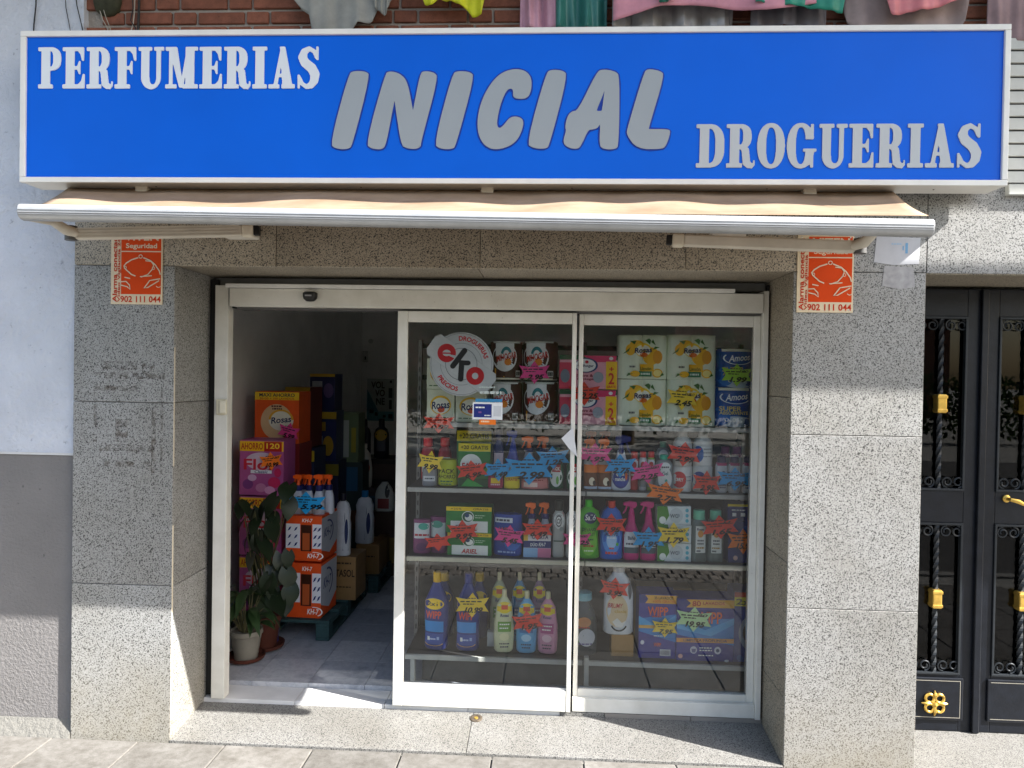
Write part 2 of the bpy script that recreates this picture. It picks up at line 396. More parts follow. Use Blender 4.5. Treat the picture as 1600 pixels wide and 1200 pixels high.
for x0, x1 in ((X1, -.35), (-.347, X2)):
    quad_slab([(x0, .006, ZL), (x1, .006, ZL), (x1, RD+.2, ZL), (x0, RD+.2, ZL)], (0, 0, -1), .03, GRAN_GLOW)
# tape marks left on the left pillar
rm = bpy.data.materials.new('tape_residue'); rm.use_nodes = True; n_ = rm.node_tree; pb = n_.nodes['Principled BSDF']; pb.inputs['Base Color'].default_value = (.10, .07, .05, 1); pb.inputs['Roughness'].default_value = .9
tr_ = n_.nodes.new('ShaderNodeBsdfTransparent'); mx_ = n_.nodes.new('ShaderNodeMixShader'); rp = ramp(n_, tex(n_, 'ShaderNodeTexNoise', 34, 5, 'World').outputs[0], [(.44, (0, 0, 0)), (.66, (.30, .30, .30))])
lk(n_, rp.outputs[0], mx_.inputs[0]); lk(n_, tr_.outputs[0], mx_.inputs[1]); lk(n_, pb.outputs[0], mx_.inputs[2]); lk(n_, mx_.outputs[0], n_.nodes['Material Output'].inputs[0])
for x0, y0, x1, y1 in ((160, 565, 215, 577), (222, 568, 242, 585), (148, 583, 258, 591), (150, 603, 215, 610), (155, 696, 240, 704), (160, 722, 235, 728), (146, 600, 152, 690), (236, 640, 244, 740), (250, 600, 255, 740), (180, 655, 200, 690)):
    a_ = at(x0, y1, 0); b_ = at(x1, y0, 0); MB().box(a_.x, b_.x, -.0008, -.0003, a_.z, b_.z, rm).build('tape_mark', shop)
# mortar filler showing in the gaping corner joint of the left pillar
MB().box(X1-.004, X1+.0006, .0015, .0105, .02, 1.0, flat((.62, .55, .42), .9)).build('corner_filler', shop)
MB().box(X1-.004, X1+.0006, .0015, .0105, 1.30, 1.90, flat((.50, .44, .34), .9)).build('corner_filler', shop)
# doorway of the flats: lintel soffit, jamb and sill
quad_slab([(X3, .006, 2.303), (3.7, .006, 2.303), (3.7, .6, 2.303), (X3, .6, 2.303)], (0, 0, -1), .03, GRAN_GLOW)
quad_slab([(X3, .035, GZ), (X3, .6, GZ), (X3, .6, 2.303), (X3, .035, 2.303)], (1, 0, 0), .02, GRAN)
quad_slab([(X3+.002, -.01, GZ+.002), (3.7, -.01, GZ+.002), (3.7, .62, -.118+.03), (X3+.002, .62, -.118+.03)], (0, 0, 1), .06, GRANF, 'door_sill')
# threshold, in two pieces, sloping up to the shop door
for x0, x1 in ((X1+.001, -.372), (-.369, X2-.001)):
    quad_slab([(x0, -.004, -.086), (x1, -.004, -.086), (x1, .345, -.048), (x0, .345, -.048)], (0, 0, 1), .05, GRANF, 'threshold_slab')
wt = flat((.60, .60, .60), .4, 0, .14, 5); gt = flat((.24, .22, .20), .5, 0, .12, 8)
for i, (x0, x1, m) in enumerate(((X1, -1.36, wt), (-1.36, -.86, wt), (-.86, -.40, wt), (-.40, .10, wt), (.10, .34, GRANF), (.34, .80, gt), (.80, X2, gt))):
    MB().box(x0+.0015, x1-.0015, .349, .52, -.09, -.028+random.uniform(-.001, .001), m).build('threshold_tile', shop, bev=.0015, seg=1)
# brick storey
bw = MB().box(X0-.0, 4.2, .066, .5, 3.3, 5.9, MORT).build('brick_wall', shop)
def brickmesh(L): return MB().box(-L/2, L/2, 0, .03, 0, .0585, BRICK).mesh('brick')
bs, bh = brickmesh(.238), brickmesh(.113)
for j in range(7):
    z = 3.395+.0735*j; x = -2.39 + (.0 if j % 2 else -.16); k = j
    while x < 2.45:
        L, me = (.238, bs) if k % 2 == 0 else (.113, bh)
        if x > -2.40 and x+L < 2.5:
            link('brick', me, bw, (x+L/2, .052+random.uniform(-.002, .003), z+random.uniform(-.001, .001)), (0, random.uniform(-.004, .004), 0), bev=.004, seg=1)
        x += L+.0125; k += 1
# louvred grille beside the sign
lv = thing('louvred_panel', 'white painted slatted metal panel beside the end of the blue sign', 'louvre', (2.15, 0, 2.69))
WL = flat((.50, .51, .48), .5, 0, .1, 9)
MB().box(0, 1.2, .012, .03, 0, .74, DARK).build('backing', lv)
MB().box(0, 1.2, -.03, .012, -.015, .035, WL).build('bottom_rail', lv, bev=.003)
slm = MB(); slm.add([(0, -.020, 0), (1.2, -.020, 0), (1.2, -.012, .054), (0, -.012, .054), (0, -.012, -.002), (1.2, -.012, -.002), (1.2, -.004, .052), (0, -.004, .052)],
        [(0, 1, 2, 3), (7, 6, 5, 4), (0, 4, 5, 1), (3, 2, 6, 7), (0, 3, 7, 4), (1, 5, 6, 2)], WL)
slm = slm.mesh('slat')
for i in range(11): link('slat', slm, lv, (0, 0, .045+.0625*i))
# added, unseen: slab, low wall, blinds and sheet shading the sign and pillars
caster = thing('shade_caster', 'unseen slab and low wall added above the shop to cast shade', 'shade_caster', (0, 0, 4.375))
MB().box(-5.5, 3.25, -1.1, .06, 0, .18, CONC).build('slab', caster, bev=.01)
MB().box(-5.5, 3.25, -1.1, -1.02, .18, .53, PLW).build('shade_upstand', caster, bev=.008)
GB = flat((.06, .14, .09), .8)
MB().box(-5.5, 4.62, -1.098, -1.09, .54, 2.1, GB).build('shade_panel', caster)  # added unseen panel that keeps the sun off the sign
MB().box(4.64, 7.2, -1.098, -1.09, .93, 2.1, GB).build('shade_panel', caster)  # added unseen panel that keeps the sun off the slatted panel
MB().tube([(-5.5, -1.094, 2.12), (7.2, -1.094, 2.12)], .02, IRON).build('shade_panel_rod', caster)
MB().tube([(-5.5, -1.07, .56), (7.2, -1.07, .56)], .018, IRON).build('shade_sheet_rail', caster)
bsh = thing('shade_sheet', 'unseen white sheet added high up to shade the right pillar', 'laundry', (0, -1.07, 4.375))  # added unseen sheet that throws the shade band on the right pillar
MB().box(3.26, 7.1, -.006, .006, 0, .56, flat((.7, .7, .72), .8)).build('cloth', bsh)

# ================================================================== neighbouring house on the left
nb = thing('neighbouring_house', 'rough white plastered house wall with grey painted base left of the shop', 'building')
MB().box(-9, X0+.0195, .03, .4, 1.352, 7, PLW).build('plaster_wall', nb)
MB().box(-9, X0+.0195, .034, .4, -.3, 1.340, PLG).build('grey_dado', nb)
MB().box(-9, X0+.0195, .026, .4, 1.3403, 1.3517, flat((.55, .55, .55), .8)).build('dado_ledge', nb)
fl = MB(); fl.add([(-9, -.02, GZ-.02), (X0-.002, -.02, GZ-.02), (X0-.002, .033, GZ+.075), (-9, .033, GZ+.085), (-9, .033, GZ-.1), (X0-.002, .033, GZ-.1), (-9, -.02, GZ-.1), (X0-.002, -.02, GZ-.1)],
       [(0, 1, 2, 3), (1, 7, 5, 2), (3, 4, 6, 0)], plaster((.17, .165, .15), 'cement', 40, .6))
fl.build('cement_fillet', nb)

# ================================================================== shop room
room = MB().box(-2.33, 1.6, .52, 5.4, -.12, -.032, CONC).build('shop_floor'); tag(room, 'marbled tile floor inside the shop', None, None, 'structure')
tm = slabmesh(.327, .327, .028, MARB, 'floor_tile')
for i in range(-1, 11):
    for j in range(14):
        x = -1.84+.33*i; y = .69+.33*j
        if x > 1.5: continue
        link('floor_tile', tm, room, (x, y, -.004+random.uniform(-.0004, .0004)))
iw = tag(MB().box(-2.42, -2.31, .45, 5.4, -.1, 2.9, INWALL).build('side_wall'), 'plain pale interior wall beside the stacked boxes', None, None, 'structure')
ib = tag(MB().box(-2.31, 1.7, 5.3, 5.4, -.1, 2.9, INWALL).build('back_wall'), 'plain pale back wall of the shop', None, None, 'structure')
ir = tag(MB().box(1.55, 1.7, .45, 5.3, -.1, 2.9, INWALL).build('right_wall'), 'plain interior wall behind the shelving', None, None, 'structure')
ic = tag(MB().box(-2.42, 1.7, .46, 5.4, 2.82, 2.95, INWALL).build('ceiling'), 'plain ceiling of the shop', None, None, 'structure')

# ================================================================== shopfront frame, sliding leaf, fixed window
fr = thing('shopfront_frame', 'white aluminium shopfront frame with operator box over the sliding door', 'door frame', (0, .36, 0))
def fbox(x0, x1, y0, y1, z0, z1, n, par=fr, m=PVC, b=.003): return MB().box(x0, x1, y0-.36, y1-.36, z0, z1, m).build(n, par, bev=b)
fbox(X1+.048, -1.752, .335, .40, -.026, 2.255, 'jamb'); fbox(1.135, X2-.012, .335, .46, -.026, 2.255, 'jamb')
fbox(X1+.004, X1+.046, .37, .46, -.02, 2.29, 'seal', m=BLACK, b=0); fbox(X2-.0115, X2-.001, .37, .46, -.02, 2.29, 'seal', m=BLACK, b=0)
fbox(X1+.02, X2-.012, .40, .50, 2.258, 2.304, 'head_rail', m=flat((.16, .16, .155), .6))
fbox(-1.74, 1.130, .318, .45, 2.138, 2.238, 'operator_box'); fbox(-1.76, .98, .31, .36, 2.2405, 2.262, 'cover_strip', m=flat((.72, .72, .70), .4))
fbox(-1.722, -1.716, .3165, .45, 2.128, 2.137, 'guide', m=BLACK, b=0)
fbox(-1.715, 1.13, .36, .46, 2.1265, 2.1365, 'track', m=flat((.1, .1, .1), .5), b=0)
dl = thing('sliding_door_leaf', 'open glazed sliding door leaf with white stiles beside the doorway', 'sliding door', (0, .345, 0))
def dbox(x0, x1, y0, y1, z0, z1, n, par, m=PVC, b=.003, oy=.345): return MB().box(x0, x1, y0-oy, y1-oy, z0, z1, m).build(n, par, bev=b)
dbox(-.812, -.757, .325, .365, -.02, 2.125, 'stile', dl); dbox(.130, .153, .325, .365, -.02, 2.125, 'stile', dl)
dbox(-.7565, .1295, .327, .363, 2.066, 2.125, 'top_rail', dl); dbox(-.7565, .1295, .327, .363, -.02, .094, 'bottom_rail', dl)
dbox(-.7565, .1295, .342, .349, .0945, 2.0655, 'glass_pane', dl, GLASS, 0)
dbox(-.7565, .1295, .337, .354, .0945, .104, 'glazing_bead', dl, ALU, 0)
fx = thing('fixed_shop_window', 'fixed glazed window panel in white frame against the right reveal', 'window', (0, .40, 0))
dbox(.168, .192, .372, .42, -.02, 2.125, 'stile', fx, oy=.40); dbox(1.098, 1.134, .372, .42, -.02, 2.125, 'stile', fx, oy=.40)
dbox(.1925, 1.0975, .374, .418, 2.066, 2.125, 'top_rail', fx, oy=.40); dbox(.1925, 1.0975, .374, .418, -.02, .088, 'bottom_rail', fx, oy=.40)
dbox(.1925, 1.0975, .392, .399, .0885, 2.0655, 'glass_pane', fx, GLASS, 0, .40)
# rail and foot of the window run on behind the sliding leaf
dbox(.165, 1.134, .345, .3715, -.024, .05, 'sill_rail', fx, oy=.40)
# door sensor, bell switch, floor lock
p = at(484, 463, .30)
sn = thing('door_sensor', 'small black motion sensor dome on the white door header', 'sensor', (p.x, .318, p.z))
MB().lathe([(.0, -.028), (.020, -.026), (.034, -.014), (.038, .0), (.038, .018), (.03, .024), (0, .025)], BLACK, 20, .8, 2.6).build('housing', sn, (0, -.012, 0), smooth=True)
MB().box(-.018, .018, -.047, -.040, -.002, .006, flat((.3, .3, .32), .1)).build('lens', sn)
p = at(348, 636, .325)
sw = thing('wall_switch', 'small cream push switch on the left door jamb', 'switch', (p.x, .335, p.z))
MB().box(-.037, .022, -.018, 0, -.042, .042, flat((.62, .58, .44), .5)).build('plate', sw, bev=.006)
MB().box(-.012, .026, -.03, -.0181, -.034, .036, flat((.66, .62, .50), .45)).build('rocker', sw, bev=.005)
p = atz(744, 1122, -.052)
lk_ = thing('floor_lock', 'round metal floor lock set into the granite threshold', 'floor lock', (p.x, p.y, -.0525), (R(6.2), 0, 0))
RUST = flat((.16, .13, .10), .5, .7, .3, 60)
MB().lathe([(.034, -.01), (.034, .002), (.030, .0045), (.020, .0035), (.0195, .0015), (0, .0012)], RUST, 24).build('ring', lk_, smooth=True)
MB().lathe([(.011, .0012), (.010, .0045), (0, .005)], BRASS, 16).build('cylinder', lk_, smooth=True)

# ================================================================== illuminated box sign
sg = thing('shop_sign', 'long blue box sign with white frame reading PERFUMERIAS INICIAL DROGUERIAS', 'shop sign', (0, -.206, 2.67))
SL, SR, ST = -2.5326, 2.0357, .718; FW = .026
SF = flat((.74, .73, .69), .35, 0, .08, 7)
MB().box(SL+.002, SR-.002, .028, .156, .002, ST-.002, SF).build('casing', sg, bev=.003)
MB().box(SL, SR, 0, .0275, 0, FW, SF).build('frame_bar', sg, bev=.003); MB().box(SL, SR, 0, .0275, ST-FW, ST, SF).build('frame_bar', sg, bev=.003)
MB().box(SL, SL+FW, 0, .0275, FW+.0005, ST-FW-.0005, SF).build('frame_bar', sg, bev=.003); MB().box(SR-FW, SR, 0, .0275, FW+.0005, ST-FW-.0005, SF).build('frame_bar', sg, bev=.003)
BLUE = acrylic((.0, .115, .68))
MB().box(SL+FW, SR-FW, .012, .027, FW, ST-FW, BLUE).build('face_panel', sg)
for x in (-1.9, -.9, .1, 1.0, 1.75):
    MB().lathe([(.004, -.002), (.004, .0), (0, .0)], RUST, 8).build('screw', sg, (x, .07, 0))
for x in (-2.2, -.8, .8, 1.85):
    MB().box(x-.02, x+.02, .156, .24, .08, .62, IRON).build('wall_bracket', sg)
def fillcurve(loops, depth, name, m, parent, y, off=0.):
    """loops of (x,z) outlines, holes included, filled and given thickness"""
    c = bpy.data.curves.new(name, 'CURVE'); c.dimensions = '2D'; c.fill_mode = 'BOTH'; c.extrude = depth/2; c.offset = off
    for L in loops:
        s = c.splines.new('POLY'); s.points.add(len(L)-1)
        for q, (a, b) in zip(s.points, L): q.co = (a, b, 0, 1)
        s.use_cyclic_u = True
    o = bpy.data.objects.new(name, c); me = bpy.data.meshes.new_from_object(o); bpy.data.objects.remove(o); bpy.data.curves.remove(c)
    me.name = name; me.materials.clear(); me.materials.append(m)
    return link(name, me, parent, (0, y, 0), (R(90), 0, 0))
def chaikin(L, n=2):
    for _ in range(n):
        L = [q for i in range(len(L)) for a, b in [(L[i], L[(i+1) % len(L)])] for q in ((.75*a[0]+.25*b[0], .75*a[1]+.25*b[1]), (.25*a[0]+.75*b[0], .25*a[1]+.75*b[1]))]
    return L
INI = [[[(150,60),(205,62),(224,80),(145,390),(128,410),(70,408),(45,385),(128,75)]],
 [[(310,60),(360,72),(392,110),(413,225),(415,237),(418,225),(447,75),(462,60),(510,66),(528,90),(450,380),(452,395),(430,410),(385,405),(362,390),(335,205),(333,193),(330,205),(295,390),(278,411),(230,408),(205,385),(290,75)]],
 [[(615,60),(670,64),(690,85),(607,392),(592,410),(535,408),(509,385),(590,75)]],
 [[(870,50),(915,58),(942,85),(946,130),(935,170),(915,185),(880,185),(861,175),(863,145),(850,137),(830,150),(805,210),(790,280),(792,310),(805,316),(822,300),(845,270),(870,262),(900,270),(910,290),(900,330),(880,370),(840,400),(780,413),(735,395),(706,345),(702,270),(725,180),(770,105),(815,65)]],
 [[(1030,54),(1085,58),(1106,80),(1025,390),(1008,409),(950,405),(922,382),(1008,72)]],
 [[(1262,52),(1320,62),(1338,85),(1334,390),(1320,410),(1265,410),(1246,390),(1252,292),(1240,315),(1215,322),(1198,322),(1165,395),(1148,410),(1105,402),(1083,378),(1100,325),(1093,310),(1105,260),(1125,240),(1152,236),(1235,65)], [(1271,145),(1268,165),(1259,236),(1254,239),(1240,239),(1234,236),(1262,170)]],
 [[(1462,50),(1520,60),(1538,80),(1466,318),(1470,320),(1555,320),(1566,332),(1545,395),(1525,410),(1415,408),(1368,345),(1372,315),(1445,70)]]]
NAVY = flat((.0, .03, .30), .35, 0, .05)
GREY = flat((.30, .335, .36), .5, 0, .04, 3)
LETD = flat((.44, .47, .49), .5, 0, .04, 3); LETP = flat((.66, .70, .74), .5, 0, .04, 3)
OUTL = []
for L in INI:
    loops = []
    for lp in L:
        q = []
        for x, y in lp:
            w_ = at(500+x*.35, 90+y*.35, -.196); q.append((w_.x, w_.z-2.67))
        loops.append(chaikin(q))
    lo_ = fillcurve(loops, .004, 'letter', GREY, sg, .0095)
    OUTL.append(loops)
# slab-serif capitals drawn as boolean shapes and traced
def glyph_field(ch):
    N = 96; pad = .08; wid = {'I': .37, 'P': .6, 'R': .69, 'E': .59, 'F': .58, 'U': .66, 'M': .84, 'A': .68, 'S': .58, 'D': .68, 'O': .66, 'G': .72}[ch]
    nx = int((wid+2*pad)*N); nz = int((1+2*pad)*N)
    X, Z = np.meshgrid(np.arange(nx)/N-pad, np.arange(nz)/N-pad); A = np.zeros_like(X, bool)
    r = lambda a, b, c, d: (X >= a) & (X <= c) & (Z >= b) & (Z <= d)
    e = lambda cx, cz, rx, rz: ((X-cx)/rx)**2+((Z-cz)/rz)**2 <= 1
    def se(cx, cz, rx, rz, n=2.6): return np.abs((X-cx)/rx)**n+np.abs((Z-cz)/rz)**n <= 1
    def poly(P):
        o = np.zeros_like(A)
        for i in range(len(P)):
            (a, b), (c, d) = P[i], P[(i+1) % len(P)]
            if b == d: continue
            t = ((b > Z) != (d > Z)) & (X < (c-a)*(Z-b)/(d-b)+a); o ^= t
        return o
    def caps(P):
        o = np.zeros_like(A)
        for (x, z, q), (x2, z2, q2) in zip(P[:-1], P[1:]):
            for t in np.linspace(0, 1, 12): o |= (X-x-(x2-x)*t)**2+(Z-z-(z2-z)*t)**2 <= (q+(q2-q)*t)**2
        return o
    stem = r(.08, 0, .31, 1)
    if ch == 'I': A = r(.07, 0, .30, 1) | r(0, 0, .37, .1) | r(0, .9, .37, 1)
    if ch in 'PR': A = stem | r(0, 0, .38, .1) | r(0, .9, .35, 1) | (se(.3, .715, .3, .285) & ~se(.31, .715, .085, .19) & (X > .28))
    if ch == 'R': A |= poly([(.31, .52), (.42, .52), (.54, .44), (.575, .15), (.61, .1), (.64, .11), (.645, .17), (.69, .17), (.685, .06), (.62, -.02), (.5, -.01), (.4, .07), (.365, .38), (.31, .45)])
    if ch in 'EF':
        A = stem | r(0, .9, .56, 1) | poly([(.56, 1), (.56, .66), (.51, .66), (.47, .82), (.40, .9), (.3, .9), (.3, 1)]) | r(.3, .46, .42, .54) | poly([(.47, .34), (.47, .66), (.43, .66), (.38, .54), (.38, .46), (.43, .34)])
        A |= (r(0, 0, .58, .1) | poly([(.58, 0), (.58, .35), (.53, .35), (.49, .18), (.40, .1), (.3, .1), (.3, 0)])) if ch == 'E' else r(0, 0, .4, .1)
    if ch == 'U': A = r(.07, .25, .28, 1) | r(.465, .25, .58, 1) | r(0, .9, .35, 1) | r(.40, .9, .66, 1) | (e(.325, .27, .255, .29) & ~se(.375, .3, .09, .2) & (Z < .27))
    if ch == 'M': A = r(.09, 0, .19, 1) | r(0, 0, .29, .1) | r(0, .9, .25, 1) | r(.52, 0, .75, 1) | r(.45, 0, .84, .1) | r(.58, .9, .84, 1) | poly([(.08, 1), (.3, 1), (.47, .02), (.36, .02)]) | poly([(.38, .02), (.46, .02), (.65, 1), (.56, 1)])
    if ch == 'A': A = poly([(.12, .05), (.22, .05), (.38, .86), (.31, 1)]) | poly([(.28, 1), (.42, 1), (.62, .05), (.36, .05)]) | r(.18, .27, .45, .35) | r(0, 0, .28, .1) | r(.33, 0, .68, .1)
    if ch == 'S': A = caps([(.49, .74, .04), (.44, .88, .05), (.31, .95, .055), (.18, .87, .085), (.14, .74, .11), (.2, .62, .115), (.38, .48, .12), (.46, .34, .12), (.45, .2, .105), (.37, .08, .08), (.25, .04, .055), (.13, .12, .05), (.07, .26, .04)]) | r(.49, .68, .55, 1) | r(.02, 0, .08, .33)
    if ch == 'D': A = stem | r(0, 0, .33, .1) | r(0, .9, .33, 1) | (se(.29, .5, .39, .5) & ~se(.31, .5, .15, .395) & (X > .28))
    if ch in 'OG': A = se(.33, .5, .33, .52, 2.2) & ~se(.33, .5, .115, .42, 2.4)
    if ch == 'G': A = (A & ~r(.4, .36, .8, .68)) | r(.38, .36, .71, .44) | r(.45, .06, .63, .44) | r(.56, .0, .63, .3) | r(.56, .66, .63, 1) | (A & r(.4, .64, .63, 1))
    f = A.astype(float)
    for _ in range(2):
        f = (np.roll(f, 1, 0)+np.roll(f, -1, 0)+2*f)/4; f = (np.roll(f, 1, 1)+np.roll(f, -1, 1)+2*f)/4
    return np.clip(f*1.6-.42, 0, 1), N, pad, wid
def trace(f, N, pad):
    seg = {}; nz, nx = f.shape; B = f > .5
    def pt(a, b):
        (i, j), (k, l) = a, b; t = (.5-f[j, i])/(f[l, k]-f[j, i]); return (round((i+(k-i)*t)/N-pad, 5), round((j+(l-j)*t)/N-pad, 5))
    for j in range(nz-1):
        for i in range(nx-1):
            c = B[j, i]+2*B[j, i+1]+4*B[j+1, i+1]+8*B[j+1, i]
            if c in (0, 15): continue
            bt = lambda: pt((i, j), (i+1, j)); rg = lambda: pt((i+1, j), (i+1, j+1)); tp = lambda: pt((i, j+1), (i+1, j+1)); lf = lambda: pt((i, j), (i, j+1))
            T_ = {1: [(lf, bt)], 2: [(bt, rg)], 3: [(lf, rg)], 4: [(rg, tp)], 5: [(lf, tp), (rg, bt)], 6: [(bt, tp)], 7: [(lf, tp)], 8: [(tp, lf)], 9: [(tp, bt)], 10: [(tp, rg), (bt, lf)], 11: [(tp, rg)], 12: [(rg, lf)], 13: [(rg, bt)], 14: [(bt, lf)]}[int(c)]
            for a, b in T_: seg[a()] = b()
    loops = []
    while seg:
        s0, nxt = seg.popitem(); L = [s0]
        while nxt in seg: L.append(nxt); nxt = seg.pop(nxt)
        if len(L) > 10: 
            Q = [L[0]]                      # drop points that lie on a straight run
            for i in range(1, len(L)):
                a, b, c = Q[-1], L[i], L[(i+1) % len(L)]
                if abs((b[0]-a[0])*(c[1]-a[1])-(b[1]-a[1])*(c[0]-a[0])) > 2e-5 or math.hypot(b[0]-a[0], b[1]-a[1]) > .25: Q.append(b)
            loops.append(Q)
    return loops
for loops in OUTL:            # thin navy outline round each big letter: its shape grown by a few millimetres and traced
    N = 230; P_ = np.array(loops[0]); lo, hi = P_.min(0)-.03, P_.max(0)+.03
    X, Z = np.meshgrid(np.arange(lo[0], hi[0], 1/N), np.arange(lo[1], hi[1], 1/N)); o = np.zeros_like(X, bool)
    for lp in loops:
        for i in range(len(lp)):
            (a, b), (c, d) = lp[i], lp[(i+1) % len(lp)]
            if b != d: o ^= ((b > Z) != (d > Z)) & (X < (c-a)*(Z-b)/(d-b)+a)
    f = o.astype(float)
    for _ in range(3): f = (np.roll(f, 1, 0)+np.roll(f, -1, 0)+2*f)/4; f = (np.roll(f, 1, 1)+np.roll(f, -1, 1)+2*f)/4
    fillcurve([[(u+lo[0], v+lo[1]) for u, v in L] for L in trace(np.clip(f*5.5, 0, 1), N, 0.)], .001, 'letter_outline', NAVY, sg, .0113)
_gl = {}
def word(txt, px0, py0, px1, py1, m):
    a = at(px0, py1, -.196); b = at(px1, py0, -.196); h = (b.z-a.z); items = []; x = 0
    for ch in txt:
        if ch not in _gl: f, N, pad, wd = glyph_field(ch); _gl[ch] = (trace(f, N, pad), wd)
        items.append((x, _gl[ch][0])); x += _gl[ch][1]+.045
    k = (b.x-a.x)/(x-.045)
    h = at(px0, py0, -.196).z-at(px0, py1, -.196).z; z1 = at(px1, py1, -.196).z
    for x0, loops in items:
        fillcurve([[(a.x+(x0+u)*k, a.z-2.67+(z1-a.z)*x0/x+v*h) for u, v in L] for L in loops], .004, 'letter', m, sg, .0095)
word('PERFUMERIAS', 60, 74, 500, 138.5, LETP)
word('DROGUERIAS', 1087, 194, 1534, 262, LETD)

# ================================================================== awning
aw = thing('awning', 'beige folding arm awning half rolled out under the blue sign', 'awning', (0, 0, 2.4))
P0 = [(-2.385, -.06, .285), (1.60, -.06, .285)]
fab = MB(); nx, ny = 90, 12
V = []
for j in range(ny+1):
    t = j/ny
    for i in range(nx+1):
        s = i/nx; x = -2.385*(1-t) + (-2.13)*t; x2 = 1.60*(1-t)+1.44*t
        wv = math.sin(s*44+1.3*math.sin(s*9))*.006*math.sin(math.pi*min(1, t*1.02))+math.sin(s*17+2)*.006*math.sin(math.pi*t)
        V.append((x+(x2-x)*s, -.06-.645*t, .285-.262*t - .018*math.sin(math.pi*t)+wv))
Fs = [(j*(nx+1)+i, (j+1)*(nx+1)+i, (j+1)*(nx+1)+i+1, j*(nx+1)+i+1) for j in range(ny) for i in range(nx)]
fab.add(V, Fs, CANV); fo = fab.build('canvas', aw, smooth=True)
so_ = fo.modifiers.new('solid', 'SOLIDIFY'); so_.thickness = .0015
bar = MB(); prof = [(-.016, .036), (-.030, .033), (-.040, .024), (-.045, .010), (-.045, -.004), (-.041, -.020), (-.036, -.030), (-.020, -.040), (.004, -.044), (.020, -.040), (.022, .02), (.010, .034)]
prof = [(y*.82, z*.82) for y, z in prof]
n = len(prof); bx0, bx1, bz0, bz1 = -2.136, 1.449, .018, -.022
V = [(bx0, -.70+y, bz0+z) for y, z in prof]+[(bx1, -.70+y, bz1+z) for y, z in prof]
ALB = flat((.40, .41, .42), .4, .35, .16, 9)
bar.add(V, [(i, (i+1) % n, n+(i+1) % n, n+i) for i in range(n)]+[tuple(range(n))[::-1], tuple(range(n, 2*n))], ALB)
bar.build('front_bar', aw, smooth=True, bev=.002)
for k, (y, z) in enumerate(((-.0375, .003), (-.0371, -.007), (-.0355, -.014))):
    mb = MB(); mb.tube([(bx0+.004, -.70+y, bz0+z), (bx1-.004, -.70+y, bz1+z)], .0018, flat((.36, .37, .39), .4, .4), 6); mb.build('bar_groove', aw)
MB().tube([(-2.36, -.05, .30), (1.58, -.05, .30)], .042, ALUW, 14).build('roller_tube', aw, smooth=True)
AR = flat((.60, .56, .48), .45, 0, .12, 9)
def arm(pa, pb, elbow):          # folded arm: ribbed casing between an elbow joint and a knuckle
    pa, pb = Vector(pa), Vector(pb); d = (pb-pa); L = d.length; a = math.atan2(d.y, d.x)
    piv = bpy.data.objects.new('arm', None)
    mb = MB()
    mb.box(0, L, -.02, .02, -.026, .026, AR)
    o = mb.build('arm', aw, pa-Vector((0, 0, 2.4)), (0, -math.atan2(d.z, math.hypot(d.x, d.y)), a), bev=.008)
    bpy.data.objects.remove(piv)
    for z in (-.018, -.004, .010, .021): MB().box(.01, L-.01, -.0235, -.0201, z-.003, z+.003, AR).build('rib', o)
    MB().box(L-.002, L+.05, -.024, .024, -.03, .028, flat((.66, .61, .50), .5)).build('end_cap', o, bev=.01)
    MB().box(L+.047, L+.075, -.015, .016, -.022, .022, BLACK).build('joint', o, bev=.005)
    return o
a1 = arm(at(120, 366, -.36), at(380, 361, -.30), 0); a2 = arm(at(1335, 386, -.36), at(1068, 376, -.30), 1)
for o, s in ((a1, -1), (a2, 1)):
    q = o.location
    MB().tube([(q.x-s*.01, q.y, q.z), (q.x+s*.02, q.y-.05, q.z+.012), (q.x+s*.015, -.5, q.z+.03), (q.x-s*.02, -.68, .0)], [.022, .024, .020, .016], AR, 10).build('elbow_link', aw, smooth=True)
    MB().tube([(q.x+s*.02, q.y-.01, q.z-.03), (q.x+s*.02, q.y-.01, q.z+.035)], .026, flat((.1, .1, .1), .5), 12).build('elbow_pin', aw, smooth=True)
for x in (-1.98, -.3, 1.2):
    MB().box(x-.03, x+.03, -.13, .0, .22, .34, AR).build('wall_bracket', aw, bev=.006)
MB().box(-1.60, -1.44, -.10, -.002, .04, .09, ALUW).build('shoulder_bracket', aw, bev=.008)
MB().box(.76, .92, -.10, -.002, .03, .08, ALUW).build('shoulder_bracket', aw, bev=.008)

